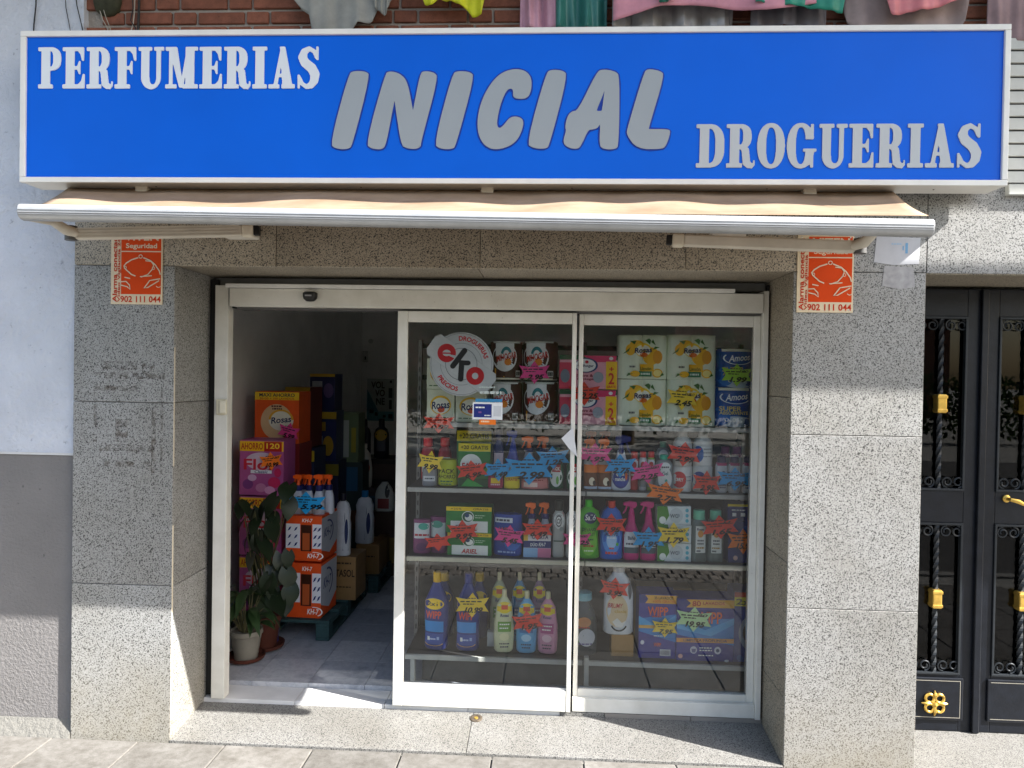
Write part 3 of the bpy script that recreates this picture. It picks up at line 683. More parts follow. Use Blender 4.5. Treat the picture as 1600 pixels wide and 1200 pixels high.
# ================================================================== alarm plates, paper remnant
def alarm(px0, py0, px1, py1, label):
    a = at(px0, py1, -.004); b = at(px1, py0, -.004); W = b.x-a.x; H = W*1.40
    t = thing('alarm_plate', label, 'sign', ((a.x+b.x)/2, -.0005, a.z), group='orange alarm plates on the pillars')
    MB().box(-W/2, W/2, -.005, 0, 0, H, flat((.66, .56, .40), .45, 0, .08)).build('plate', t, bev=.002)
    O = (.62, .055, .002); C_ = (.66, .57, .42); K = '#b8300c'
    it = [('R', [(-.30+.0, .135, .47, .70), (-.30, .715, .47, .975)], O),
          ('t', 'VITEN', .09, .905, .66, .105, C_, {'b': .05}), ('t', 'Seguridad', .09, .775, .60, .085, C_, {'b': .03}),
          ('t', '902 111 044', .08, .068, .78, .085, K, {'b': .04}),
          ('t', 'Alarma conectada', -.42, .49, 1.30, .062, K, {'b': .035, 'rot': 90}), ('t', 'Video Vigilancia 24h', -.335, .48, 1.27, .048, K, {'b': .03, 'rot': 90})]
    for q, w_ in (([(.03, .625), (-.1, .595), (-.2, .55), (-.245, .51), (-.22, .475), (-.1, .40), (-.02, .378)], .022), ([(.13, .625), (.27, .585), (.36, .53), (.44, .45), (.46, .40)], .022),
                  ([(.17, .585), (.28, .575), (.33, .53), (.31, .475), (.22, .40), (.09, .365)], .018), ([(-.23, .36), (-.12, .345)], .02), ([(-.3, .30), (-.2, .305), (-.13, .255), (-.12, .20), (-.18, .235), (-.3, .255)], .02),
                  ([(.07, .37), (.3, .385)], .018), ([(.46, .345), (.3, .325), (.26, .32), (.15, .215), (.22, .225), (.44, .32)], .02)):
        it.append(('l', q, w_, C_))
    it += [('o', .08, .64, .04, .027, .014, C_), ('o', -.215, .49, .028, .02, .01, C_), ('o', .33, .485, .03, .022, .01, C_), ('o', .43, .255, .05, .03, .014, C_, (200, 340))]
    art(MB(), it, W, H, y0=-.0052, eps=.0002, rough=.8).build('printed_face', t)
    for x in (-.43, .43):
        for z in (.035, .965): MB().lathe([(.0035, 0), (.003, .0015), (0, .002)], ALU, 8).build('screw', t, (x*W*1.0, -.0052, z*H), (R(90), 0, 0))
    return t
alarm(173, 360, 255, 475, 'orange alarm plate on the left granite pillar under the awning')
alarm(1244, 375, 1335, 488, 'orange alarm plate on the right granite pillar near the torn white paper')
pa = thing('paper_remnant', 'torn white paper notice left on the right granite pillar', 'notice', (1.66, -.001, 2.345))
WP = flat((.50, .51, .54), .8, 0, .06, 20)
MB().prism([(-.11, .012), (-.02, .0), (.10, .005), (.105, .13), (-.10, .135)], -.0012, 0, WP).build('sheet', pa)
MB().prism([(-.07, -.10), (.01, -.115), (.085, -.105), (.075, -.012), (-.06, -.004)], -.0010, 0, flat((.36, .36, .37), .85, 0, .2, 30)).build('glue_patch', pa)
art(MB(), scrib(-.03, .10, .02, .008, '#9db6cc')+[('R', [(.035, .055, .047, .105), (.022, .07, .028, .09)], '#6f9fc4')], 1, 1, y0=-.0014, eps=.0001).build('faded_print', pa)

# ================================================================== iron street door of the flats
dr = thing('street_door', 'black iron double street door with brass collars and glazed grilles', 'door', (0, .45, -.085))
zb = -.085
def LZ(py, px=1463): return at(px, py, .45).z-zb
def LX(px, py=800): return at(px, py, .45).x
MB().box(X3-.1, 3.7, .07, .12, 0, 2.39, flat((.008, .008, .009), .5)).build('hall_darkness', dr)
def leaf(x0, x1, mirror):
    zs = dict(b=LZ(1050), t=LZ(815), b2=LZ(765), t2=LZ(495))
    lf_ = MB()
    fx0, fx1 = x0+.075, x1-.075
    for a, b, c, d in ((x0, fx0, 0, 2.37), (fx1, x1, 0, 2.37), (fx0, fx1, 0, zs['b']), (fx0, fx1, zs['t'], zs['b2']), (fx0, fx1, zs['t2'], 2.37)):
        lf_.box(a, b, -.025, .025, c, d, IRON)
    L = lf_.build('leaf', dr, bev=.003)
    xc = (fx0+fx1)/2
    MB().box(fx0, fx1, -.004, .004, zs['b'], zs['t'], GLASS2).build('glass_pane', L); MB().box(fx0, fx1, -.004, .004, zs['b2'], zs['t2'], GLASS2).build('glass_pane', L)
    MB().box(fx0-.02, fx1+.02, -.036, -.0255, .06, .06+.23, IRON).build('kick_panel', L, bev=.006)
    ed = MB(); bz = .06
    for a, b, c, d in ((fx0-.004, fx1+.004, .075, .078), (fx0-.004, fx1+.004, .272, .275), (fx1+.001, fx1+.004, .078, .272)): ed.box(a, b, -.0372, -.0362, c, d, flat((.35, .33, .28), .4, .4))
    ed.build('panel_line', L)
    for z0, z1 in ((zs['b'], zs['t']), (zs['b2'], zs['t2'])):
        fm = MB(); g = .012
        for a, b, c, d in ((fx0, fx1, z0, z0+g), (fx0, fx1, z1-g, z1), (fx0, fx0+g, z0+g, z1-g), (fx1-g, fx1, z0+g, z1-g)): fm.box(a, b, -.034, -.008, c, d, IRON2)
        fm.build('grille_frame', L, bev=.002)
        N_ = 60; MB().tube([(xc, -.022, z0+g+(z1-z0-2*g)*i/N_) for i in range(N_+1)], .0135, IRON2, 4, twist=.42).build('twisted_bar', L)
        zc = (z0+z1)/2
        cl = MB().box(xc-.024, xc+.024, -.05, .004, zc-.05, zc+.05, BRASS).build('brass_collar', L, bev=.005)
        for dz in (-.036, .036): MB().box(xc-.027, xc+.027, -.053, .006, zc+dz-.008, zc+dz+.008, BRASS).build('rim', cl, bev=.003)
        for zz, s in ((z0+g, 1), (z1-g, -1)):
            for dx in (-1, 1):
                for cx in ((.048, .105) if fx1-fx0 > .22 else (.05,)):
                    pts = []
                    for i in range(26):
                        th = i/25*2*math.pi*1.35; r_ = .030*(1-.62*i/25); sg_ = 1 if cx < .08 else -1
                        pts.append((xc+dx*(cx+sg_*(-r_*math.sin(th))), -.024, zz+s*(.034-r_*math.cos(th)*1.0)))
                    MB().tube(pts, .0042, IRON2, 5).build('scroll', L)
    return L, xc, fx0, fx1
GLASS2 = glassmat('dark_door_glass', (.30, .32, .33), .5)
IRON2 = flat((.022, .026, .031), .42, .2, .2, 20)
xm = LX(1524)
L1, xc1, _, _ = leaf(xm-.42, xm-.004, 0); L2, xc2, _, _ = leaf(xm+.010, xm+.46, 1)
MB().box(xm-.014, xm+.022, -.045, -.0255, 0.0, 2.37, IRON).build('astragal', dr, bev=.004)
MB().box(xm+.47, 3.7, -.03, .03, 0, 2.37, IRON).build('side_panel', dr)
# rosette on the kick panel
q = at(1449, 1098, .41); ro = MB()
for i in range(4):
    a = math.pi/4+i*math.pi/2
    ro.tube([(.036*math.cos(a)+.022*math.cos(t), 0, .036*math.sin(a)+.022*math.sin(t)) for t in [2*math.pi*k/14 for k in range(15)]], .0075, BRASS, 6)
    a = i*math.pi/2; ro.tube([(.02*math.cos(a), 0, .02*math.sin(a)), (.045*math.cos(a), -.006, .045*math.sin(a)), (.068*math.cos(a), 0, .068*math.sin(a))], [.006, .010, .003], BRASS, 6)
ro.lathe([(.016, -.006), (.012, .006), (0, .009)], BRASS, 14); ro.build('brass_rosette', dr, (xc1+.0, -.043, q.z-zb), smooth=True)
# lever handle and keyhole on the second leaf
q = at(1576, 780, .40); hd = MB()
hd.lathe([(.02, 0), (.02, .008), (.012, .014), (0, .016)], BRASS, 16); h_ = hd.build('handle_rose', dr, (q.x, -.027, q.z-zb), (R(90), 0, 0), smooth=True)
MB().tube([(q.x, -.03, q.z-zb), (q.x, -.075, q.z-zb), (q.x+.03, -.08, q.z-zb-.006), (q.x+.075, -.08, q.z-zb-.028), (q.x+.12, -.08, q.z-zb-.022), (q.x+.15, -.075, q.z-zb-.03)], [.009, .010, .012, .008, .010, .006], BRASS, 8).build('handle', dr, smooth=True)
q = at(1533, 820, .41); MB().prism([(-.007, -.016), (.007, -.016), (.006, .004), (.009, .012), (0, .02), (-.009, .012), (-.006, .004)], -.004, 0, BRASS).build('keyhole', dr, (q.x+.012, -.026, q.z-zb))

# ================================================================== washing hung out above the sign, cables
def garment(prof, col_, label, Y, seedv, ztop=4.05, rough=.85, folds=8., amp=.02, extra=None, name='garment', group='washing hung out above the sign'):
    """prof: bottom edge as photo points, left to right; cloth hangs from the line above"""
    P = [at(x, y, Y) for x, y in prof]; nx = 36; nz = 14; V = []; x0, x1 = P[0].x, P[-1].x
    def bot(x):
        for a, b in zip(P[:-1], P[1:]):
            if a.x <= x <= b.x+1e-9: return a.z+(b.z-a.z)*((x-a.x)/max(b.x-a.x, 1e-6))
        return P[-1].z
    rnd = random.Random(seedv); ph = rnd.uniform(0, 6)
    t = thing(name, label, 'laundry', ((x0+x1)/2, Y, min(p.z for p in P)), group=group)
    ox, oz = (x0+x1)/2, min(p.z for p in P)
    for j in range(nz+1):
        for i in range(nx+1):
            x = x0+(x1-x0)*i/nx; b = bot(x); z = b+(ztop-b)*(j/nz)**1.3; s = i/nx
            y = amp*(math.sin(s*folds*2+ph+1.2*math.sin(z*5+ph))+.5*math.sin(s*folds*5+ph*2+z*4))*(1-.6*j/nz)
            V.append((x-ox, y, z-oz))
    m = flat(col_, rough, 0, .22, 9, bmp=.2) if isinstance(col_, (str, tuple)) else col_
    mb = MB(); mb.add(V, [(j*(nx+1)+i, j*(nx+1)+i+1, (j+1)*(nx+1)+i+1, (j+1)*(nx+1)+i) for j in range(nz) for i in range(nx)], m)
    o = mb.build('cloth', t, smooth=True); so2 = o.modifiers.new('solid', 'SOLIDIFY'); so2.thickness = .004
    return t
garment([(458, -2), (470, 12), (484, 24), (488, 50), (545, 50), (560, 36), (580, 36), (590, 12), (612, -5)], (.30, .30, .28), 'grey shirt hanging at the brick wall above the sign', -.02, 1, amp=.012)
garment([(584, 0), (586, 12), (601, 24), (608, 8), (612, -4)], (.26, .26, .24), 'small grey sleeve hanging at the end of the grey shirt', -.035, 2, amp=.006)
garment([(658, -8), (664, 8), (676, 10), (684, -2), (700, 0), (728, 12), (738, 26), (752, 24), (758, -4)], (.62, .62, .02), 'bright yellow garment hanging over the sign', -.05, 3, rough=.5, amp=.012)
garment([(812, 44), (840, 46), (868, 46)], (.50, .27, .34), 'pale pink sheet hanging next to the teal sheet', -.03, 4, rough=.45, amp=.02, folds=5)
garment([(868, 46), (905, 46), (948, 46)], (.035, .16, .14), 'shiny dark teal sheet hanging above the sign', -.04, 5, rough=.3, amp=.025, folds=5)
garment([(956, 46), (1000, 46), (1080, 46), (1146, 46)], (.34, .33, .33), 'crumpled grey plastic cover hanging behind the pink cloth', -.012, 6, rough=.2, amp=.025, folds=11)
garment([(958, 32), (990, 22), (1030, 12), (1080, 6), (1140, 12), (1200, 17), (1220, 14), (1290, 4)], (.60, .26, .32), 'pink cloth with a curving hem hanging above the sign', -.10, 7, rough=.4, amp=.014, folds=5)
garment([(1030, 2), (1036, 4), (1046, 0), (1060, -6)], (.02, .14, .10), 'dark green corner of cloth over the pink cloth', -.15, 8, amp=.005)
garment([(1172, 46), (1200, 42), (1230, 40), (1292, 44)], (.17, .16, .18), 'dark grey garment hanging behind the green cloth', -.02, 9, amp=.015)
garment([(1180, 3), (1215, 7), (1260, 10), (1300, 18), (1318, 19), (1322, -6)], (.03, .26, .18), 'green cloth hanging beside the grey brown shirt', -.11, 10, rough=.4, amp=.01)
garment([(1318, 20), (1324, 40), (1345, 46), (1420, 46), (1500, 46), (1512, 24), (1514, 0)], (.34, .27, .26), 'grey brown shirt hanging above the sign under the red cloth', -.02, 11, amp=.012, folds=6)
garment([(1384, -6), (1392, 26), (1420, 18), (1455, 14), (1490, 2), (1520, -6)], (.66, .22, .24), 'red and pink cloth with a pointed corner over the sign', -.10, 12, rough=.4, amp=.01)
garment([(1542, 60), (1570, 62), (1640, 66)], (.30, .21, .22), 'mauve brown sheet hanging above the slatted panel', -.014, 13, amp=.008)
for y, z in ((-.03, 4.05), (-.10, 4.05)):
    cl_ = MB().tube([(-1.9, y, z), (2.8, y, z)], .003, flat((.5, .5, .5), .6), 6).build('clothes_line'); tag(cl_, 'thin clothes line carrying the washing at the %s' % ('wall' if y > -.05 else 'front'), 'clothes line')
def cable(pts, Y, r, c, label):
    o = MB().tube([at(x, y, Y) for x, y in pts], r, flat(c, .5), 6).build('cable', smooth=True); tag(o, label, 'cable', 'cables above the sign')
cable([(57, -30), (56, 10), (53, 38), (52, 60)], .02, .0032, (.01, .01, .012), 'thick black cable on the white plaster wall')
cable([(101, -30), (103, 12), (110, 48), (112, 60)], .022, .002, (.04, .04, .045), 'thin dark cable on the white plaster wall')
cable([(116, -30), (120, 8), (130, 50), (131, 60)], .022, .0024, (.02, .02, .022), 'black cable at the edge of the brick wall')
cable([(152, -20), (155, 12), (160, 30), (168, 44), (170, 60)], .03, .0026, (.36, .33, .27), 'grey cable looping out of the junction box')
cable([(158, -20), (160, 8), (165, 26), (172, 44), (174, 60)], .026, .0022, (.30, .28, .23), 'second pale cable out of the junction box')
cable([(206, -20), (208, 14), (204, 32), (212, 44), (212, 60)], .026, .0028, (.015, .015, .016), 'black cable hanging crossed on the brick wall')
cable([(211, -20), (210, 20), (208, 38), (204, 50), (203, 60)], .03, .0028, (.38, .34, .28), 'pale beige cable hanging on the brick wall')
cable([(218, -20), (217, 20), (216, 45), (216, 60)], .03, .0062, (.012, .012, .012), 'thick black conduit running down the brick wall')
q = at(163, 0, .02)
jb = thing('junction_box', 'dirty dark junction box on the brick wall', 'junction box', (q.x, .05, q.z-.05))
MB().lathe([(.0, -.02), (.035, -.012), (.062, .012), (.072, .05), (.07, .12), (.0, .13)], flat((.05, .05, .03), .9, 0, .4, 30), 18, .5, 2.4).build('housing', jb, smooth=True)

# ================================================================== display shelving behind the glass
SZ = [1.512, 1.136, .738, .170]                    # top of each shelf
sh = thing('display_shelving', 'dark metal display shelving with four shelves behind the shop window', 'shelving', (0, .55, 0))
SHM = flat((.05, .05, .052), .4, .2); EDGE = flat((.42, .42, .40), .35, .2, .1); CREAM = flat((.66, .62, .48), .45)
def sbox(x0, x1, y0, y1, z0, z1, n, m, b=.002): return MB().box(x0, x1, y0-.55, y1-.55, z0, z1, m).build(n, sh, bev=b)
for i, z in enumerate(SZ):
    xa = -.79 if i else -.58
    sbox(xa, 1.20, .572, 1.04, z-.022, z-.001, 'shelf', SHM)
    e = (EDGE, EDGE, CREAM, WL)[i]
    sbox(xa if i else -.55, .228, .552, .5715, z-.026, z-.001 if i < 3 else z, 'edge_strip', e); sbox(.234, 1.20, .552, .5715, z-.026, z-.001 if i < 3 else z, 'edge_strip', e)
for x in (-.80, .231, 1.19):
    o = sbox(x-.012, x+.012, .95, .99, 0, 2.0, 'upright', flat((.16, .16, .155), .5, .3))
    for k in range(30): MB().box(x-.004, x+.004, .3985, .3998, .12+k*.06, .15+k*.06, BLACK).build('slot', o) if k % 1 == 0 else None
sbox(-.82, 1.21, 1.045, 1.06, 0, 1.49, 'shade_backing', flat((.022, .023, .023), .7))  # dark sheet added so the gaps between the goods read as shade
for z_ in (1.75, 1.95): sbox(-.82, 1.21, 1.0, 1.02, z_, z_+.03, 'back_rail', flat((.05, .05, .05), .6))
sbox(-.76, -.735, .56, .60, .01, .168, 'foot', WL); sbox(.236, .262, .52, .56, .02, .20, 'foot', WL)
sbox(-.70, 1.2, .62, .64, 0.0, .145, 'plinth_board', flat((.10, .10, .095), .7))

PRO = {}
def PX(x0, y0, x1, y1, Y, zb=None):
    a = at(x0, (y0+y1)/2, Y); b = at(x1, (y0+y1)/2, Y); xm_ = (x0+x1)/2
    top = at(xm_, y0, Y).z; bot = at(xm_, y1, Y).z if zb is None else zb
    return (a.x+b.x)/2, bot, b.x-a.x, top-bot
def srf(kind, W, H, D, prof=None, dr=.6, ex=2.4):
    if kind == 'roll2':
        def f(x, z):
            r = W/4; t = min(1, abs(abs(x)-r)/r); return -.022*math.sqrt(max(0, 1-t*t))
        return f
    zs = [p[1] for p in prof]; rs = [p[0] for p in prof]
    def f(x, z):
        a = max(float(np.interp(z, zs, rs)), 1e-4); t = min(.999, abs(x)/a)
        return -a*dr*(1-t**ex)**(1/ex)
    return f
def carton(px, Y, dep, c, arts, label, cat='carton', group=None, zb=None, tilt=0, name='carton', yaw=0, rough=.42):
    x, z, W, H = PX(*px, Y, zb)
    t = thing(name, label, cat, (x, Y, z), (0, R(tilt), R(yaw+random.uniform(-1.6, 1.6))), group)
    MB().box(-W/2, W/2, 0, dep, 0, H, flat(c, rough)).build('box', t, bev=.0025)
    if arts: art(MB(), arts, W, H, rough=rough).build('printed_front', t)
    return t
def bottle(px, Y, prof, c, arts, label, cat='bottle', group=None, zb=None, dr=.6, ex=2.6, cap=None, head=None, name='bottle', rough=.35, n=28):
    """prof: (height fraction, half-width fraction)"""
    x, z, W, H = PX(*px, Y, zb)
    P = [(r*W/2, t*H) for t, r in prof]
    dep = max(r for _, r in prof)*W/2*dr
    t = thing(name, label, cat, (x, Y+dep, z), (0, 0, R(random.uniform(-9, 9) if H > .1 and not head else 0)), group)
    pp = [(P[0][0]*.9, 0)]+[(r, max(h_, .004)) for r, h_ in P]
    MB().lathe(pp, flat(c, rough), n, dr, ex).build('body', t, smooth=True)
    sf = srf('b', W, H, dep, P, dr, ex)
    if arts: art(MB(), arts, W, H, sf, rough=.45, y0=-.0006).build('printed_label', t, smooth=False)
    if cap:
        for z0, z1, r, cc in cap: 
            MB().lathe([(r*W/2*.96, z0*H), (r*W/2, z0*H+.002), (r*W/2*.97, z1*H-.003), (r*W/2*.8, z1*H)], flat(cc, .35), 18).build('cap', t, smooth=True)
    if head:
        cc, s, z0 = head; m = flat(cc, .35); hh = H*(1-z0); hd_ = MB()
        wd = W*.5
        hd_.lathe([(wd*.30, z0*H-.004), (wd*.32, z0*H+hh*.12), (wd*.26, z0*H+hh*.3), (wd*.2, z0*H+hh*.55)], m, 14)
        hd_.prism([(s*wd*.55, H-hh*.06), (-s*wd*.2, H), (-s*wd*.95, H-hh*.10), (-s*wd*.95, H-hh*.34), (-s*wd*.3, H-hh*.42), (s*wd*.35, H-hh*.55), (s*wd*.6, H-hh*.34)], -wd*.24, wd*.24, m)
        hd_.build('spray_head', t, bev=.003)
        MB().prism([(-s*wd*.45, H-hh*.38), (-s*wd*.62, H-hh*.40), (-s*wd*.78, H-hh*.72), (-s*wd*1.0, H-hh*.98), (-s*wd*.86, H-hh*.99), (-s*wd*.6, H-hh*.74)], -wd*.14, wd*.14, m).build('trigger', t, bev=.002)
    return t
STAR = [(0, 1), (.3, .46), (1, .62), (.72, .04), (.98, -.52), (.32, -.44), (0, -1), (-.32, -.44), (-.98, -.52), (-.72, .04), (-1, .62), (-.3, .46)]
SC = {'r': '#e0402e', 'p': '#e84a92', 'b': '#1f9ad8', 'y': '#f2cf3e', 'o': '#f27a22', 'g': '#a9d84a', 'l': '#cdeeb0'}
SN = {'r': 'red', 'p': 'pink', 'b': 'blue', 'y': 'yellow', 'o': 'orange', 'g': 'lime green', 'l': 'pale green'}
def star(px, c, price, Y, where, extra=None, tilt=0, pz=(-.02, -.20)):
    x, z, W, H = PX(*px, Y)
    t = thing('price_card', '%s star shaped price card %s %s' % (SN[c], ('reading '+price) if price else 'with unreadable print', where), 'price card', (x, Y, z+H/2), (R(random.uniform(-4, 1)), R(tilt+random.uniform(-2, 2)), R(random.uniform(-6, 6))), 'star shaped price cards')
    MB().prism([(a*W/2, b*H/2) for a, b in STAR], 0, .0012, flat(SC[c], .6, 0, .04)).build('card', t)
    it = scrib(-.22, .27, .12, .035) + scrib(-.36, .14, .3, .05)+scrib(-.28, .04, .05, .045)
    if extra: it += [('t', extra, .22, .17, .3, .11, '#111111', {'s': .25, 'b': .03})]
    if price: it += [('t', price, pz[0]+.06, pz[1], .56, .235, '#0c0c0c', {'s': .3, 'B': .042})]
    art(MB(), it, W, H, eps=.0002, y0=-.0002).build('printed_price', t)
    return t
W_ = '#eef0ea'
# ---- shelf 1 (paper goods)
Z = SZ[0]; G1 = 'paper goods on the top shelf'
def mihogar(px, Y, label, zb):
    pr = [(0, .97), (.02, 1), (.97, 1), (1, .96)]
    bottle(px, Y, pr, '#4a2a22', [('e', -.06, .58, .37, .37, '#e6e9ea'), ('r', -.34, .6, .22, .95, '#e6e9ea'), ('r', -.5, .0, .5, .045, '#e9e4d2'), ('r', -.5, .955, .5, 1., '#d9dcd6'), ('p', [(-.36, .06), (-.36, .30), (-.05, .06)], '#d99a28'), ('o', -.02, .64, .17, .22, .07, '#2f7d86', (20, 170)), ('e', .03, .46, .11, .09, '#e58a2c'),
           ('t', 'MIHOGAR', -.02, .60, .62, .17, '#c22a22', {'s': .25, 'b': .05, 'rot': 13}), ('r', .28, .08, .42, .24, '#dcdcd6')]+scrib(.29, .16, .41, .10, '#333333'), label, 'paper roll', G1, zb, 1.0, 2.0, name='kitchen_roll', rough=.5)
h1 = at(845, 594, .64).z
mihogar((764, 597, 815, 661), .62, 'big brown and white kitchen roll, lower one next to the small boxes', Z)
mihogar((764, 533, 815, 597), .62, 'big brown and white kitchen roll, upper one behind the round sticker', h1)
mihogar((816, 597, 872, 662), .62, 'big brown and white kitchen roll, lower one next to the pink boxes', Z)
mihogar((816, 533, 872, 597), .62, 'big brown and white kitchen roll, upper one with pink price star', h1)
def rosasbox(px, Y, label, zb):
    carton(px, Y, .10, '#d7dcc6', [('r', -.5, .0, .5, .03, '#b9c2a4'), ('e', .0, .52, .38, .30, '#e6b92e'), ('e', .0, .50, .33, .25, '#e9ecdf'), ('e', .02, .38, .13, .10, '#d2552c'), ('t', 'Rosas', .0, .52, .66, .24, '#182a5a', {'s': .15, 'b': .05, 'rot': 5})]+scrib(-.4, .13, .3, .03, '#3c6a3a'), label, 'paper pack', G1, zb, name='napkin_pack')
rosasbox((667, 609, 710, 657), .62, 'white napkin pack, lower one at the end of the top shelf', Z)
rosasbox((667, 560, 710, 608), .62, 'white napkin pack, upper one behind the round sticker', at(690, 609, .62).z)
rosasbox((712, 612, 760, 659), .60, 'white napkin pack behind the small blue glass sticker', Z)
def colhogar(px, Y, label, zb):
    carton(px, Y, .16, '#e7a3b4', [('r', -.5, .86, .5, 1, '#2a5a3c'), ('p', [(-.1, .99), (.48, .99), (.46, .80), (.1, .80)], '#d62a66'), ('r', -.5, .0, -.28, .78, '#d23a5c'), ('r', .30, .0, .49, .82, '#f4c414'), ('e', -.04, .70, .20, .22, '#1c3a72'), ('e', -.05, .70, .175, .19, '#eef0f2'),
      ('t', 'Colhogar', -.05, .68, .28, .10, '#1c2a5a', {'b': .04}), ('e', -.03, .80, .03, .045, '#c8243c'), ('t', '+', .395, .60, .08, .12, '#d0281e', {'b': .06}), ('t', '2', .395, .32, .10, .34, '#d0281e', {'b': .06}), ('t', 'GRATIS', .395, .08, .15, .07, '#d0281e', {'b': .03}), ('e', .17, .35, .09, .16, '#9aa0ae'), ('e', -.40, .38, .08, .2, '#7a8296'),
      ('t', 'Suave &', -.06, .40, .28, .08, '#8a1c44', {'b': .03}), ('t', 'Protege', -.05, .29, .28, .08, '#8a1c44', {'b': .03}), ('e', .385, .91, .035, .05, '#f2e6ea')], label, 'paper pack', G1, zb, name='toilet_paper_pack')
colhogar((874, 609, 964, 662), .62, 'pink toilet paper pack with yellow +2 stripe, lower of the two', Z)
colhogar((874, 555, 965, 608), .63, 'pink toilet paper pack with yellow +2 stripe, upper of the two', at(920, 608, .62).z)
def lemon(px, Y, label, zb):
    x, z, W, H = PX(*px, Y, zb); t = thing('lemon_paper_pack', label, 'paper pack', (x, Y+.03, z), (0, 0, 0), G1)
    mb = MB(); r = W/4; prof = []
    for i in range(-12, 13):
        xx = i/12*W/2; prof.append((xx, srf('roll2', W, H, .1)(xx, 0)))
    out = prof+[(W/2, .12), (-W/2, .12)]; m = flat('#dfe6cf', .35, 0, .05)
    n_ = len(out); zz = [(0, .96), (.012, 1), (.97, 1), (.99, .985), (1, .95)]
    V = [(a*s_, (b-.05)*s_+.05, k*H) for k, s_ in zz for a, b in out]
    mb.add(V, [(j*n_+i, j*n_+(i+1) % n_, (j+1)*n_+(i+1) % n_, (j+1)*n_+i) for j in range(len(zz)-1) for i in range(n_)]+[tuple(range(n_))[::-1], tuple((len(zz)-1)*n_+k for k in range(n_))], m)
    mb.build('wrapped_rolls', t, smooth=True)
    Yl, Yd, Gn = '#efb418', '#d9920c', '#3f6b2a'
    it = [('e', -.26, .66, .10, .13, Yl), ('e', -.13, .78, .15, .10, Yl), ('e', .17, .52, .17, .20, Yl), ('e', .30, .50, .10, .15, Yd), ('e', .0, .66, .17, .16, '#f2d23c'), ('e', .0, .645, .155, .125, '#f4f2e6'), ('e', .02, .55, .08, .05, '#e0702a'),
          ('p', [(-.36, .54), (-.30, .66), (-.34, .58)], Gn), ('p', [(-.42, .56), (-.30, .62), (-.26, .72)], Gn), ('p', [(-.28, .86), (-.18, .78), (-.14, .86)], Gn), ('p', [(.04, .88), (.14, .78), (.16, .88), (.12, .92)], Gn), ('p', [(.16, .84), (.26, .76), (.20, .90)], Gn), ('p', [(.20, .66), (.34, .72), (.24, .74)], Gn),
          ('r', -.06, .18, .22, .34, '#f0b820'), ('r', -.08, .06, .18, .18, '#2f7a52'), ('e', .30, .14, .11, .10, Yl), ('e', .30, .14, .085, .075, '#f6e08a'), ('e', -.16, .12, .10, .07, Yl), ('p', [(-.34, .06), (-.2, .12), (-.30, .14)], Gn), ('p', [(.34, .06), (.44, .1), (.40, .15)], Gn),
          ('t', 'Rosas', .0, .655, .36, .12, '#152452', {'s': .15, 'b': .05, 'rot': 4}), ('t', 'Limón', .06, .24, .22, .08, '#5a6a14', {'b': .03})]+scrib(-.28, .28, -.16, .04, '#5a5a5a')+scrib(-.04, .12, .14, .04, '#dfeee2')
    def s2(x_, z_): return srf('roll2', W, H, .1)(x_, z_)
    art(MB(), it, W, H, s2, rough=.4, y0=-.0008).build('printed_wrap', t)
h1 = at(1040, 593, .60).z
lemon((966, 593, 1042, 664), .60, 'paper roll pack printed with lemons, lower one next to the pink packs', Z)
lemon((967, 523, 1043, 593), .60, 'paper roll pack printed with lemons, upper one next to the pink packs', h1)
lemon((1043, 593, 1119, 664), .60, 'paper roll pack printed with lemons, lower one carrying a yellow price star', Z)
lemon((1044, 523, 1120, 593), .60, 'paper roll pack printed with lemons, upper one next to the blue packs', h1)
def amoos(px, Y, label, zb, low):
    it = [('p', [(-.5, 1), (.5, 1), (.5, .93), (.1, .93), (-.3, .74), (-.5, .70)], '#e6b426'), ('r', -.5, .93, .5, 1, '#e8e4d0'), ('e', .05, .14, .46, .14, '#b9c6d6'), ('e', -.30, .30, .2, .25, '#2f6fc0'), ('t', 'Amoos', .06, .77, .62, .17, '#f2f4f6', {'s': .3, 'b': .05, 'rot': 6}), ('o', .04, .76, .42, .17, .04, '#eaf0f4', (150, 330)),
          ('t', 'SUPER', -.10, .47, .58, .12, '#e8d078', {'b': .03}), ('t', 'ABSORVENTE', .0, .36, .76, .085, '#e8d078', {'b': .03}), ('o', -.2, .19, .05, .05, .02, W_), ('o', .0, .19, .05, .05, .02, W_), ('o', .2, .19, .05, .05, .02, W_)]
    bottle(px, Y, [(0, .97), (.03, 1), (.96, 1), (1, .96)], '#1c4f9c', it, label, 'paper roll', G1, zb, .8, 2.6, name='blue_paper_pack', rough=.4)
amoos((1118, 606, 1177, 666), .62, 'blue paper towel pack, lower one beside the window frame', Z, 1)
amoos((1121, 545, 1179, 605), .62, 'blue paper towel pack, upper one with lime price star', at(1147, 606, .62).z, 0)
star((661, 645, 710, 677), 'r', '0.89', .545, 'on the edge of the top shelf')
star((811, 564, 859, 600), 'p', '2.95', .60, 'on a kitchen roll')
star((888, 596, 938, 634), 'r', '2.25', .60, 'on the pink toilet paper packs', pz=(.1, -.1))
star((1042, 603, 1091, 641), 'y', '2.45', .585, 'on a lemon printed pack', 'DUPLO', 6)
star((1127, 568, 1176, 604), 'g', '1.99', .60, 'on the blue paper pack', '180')
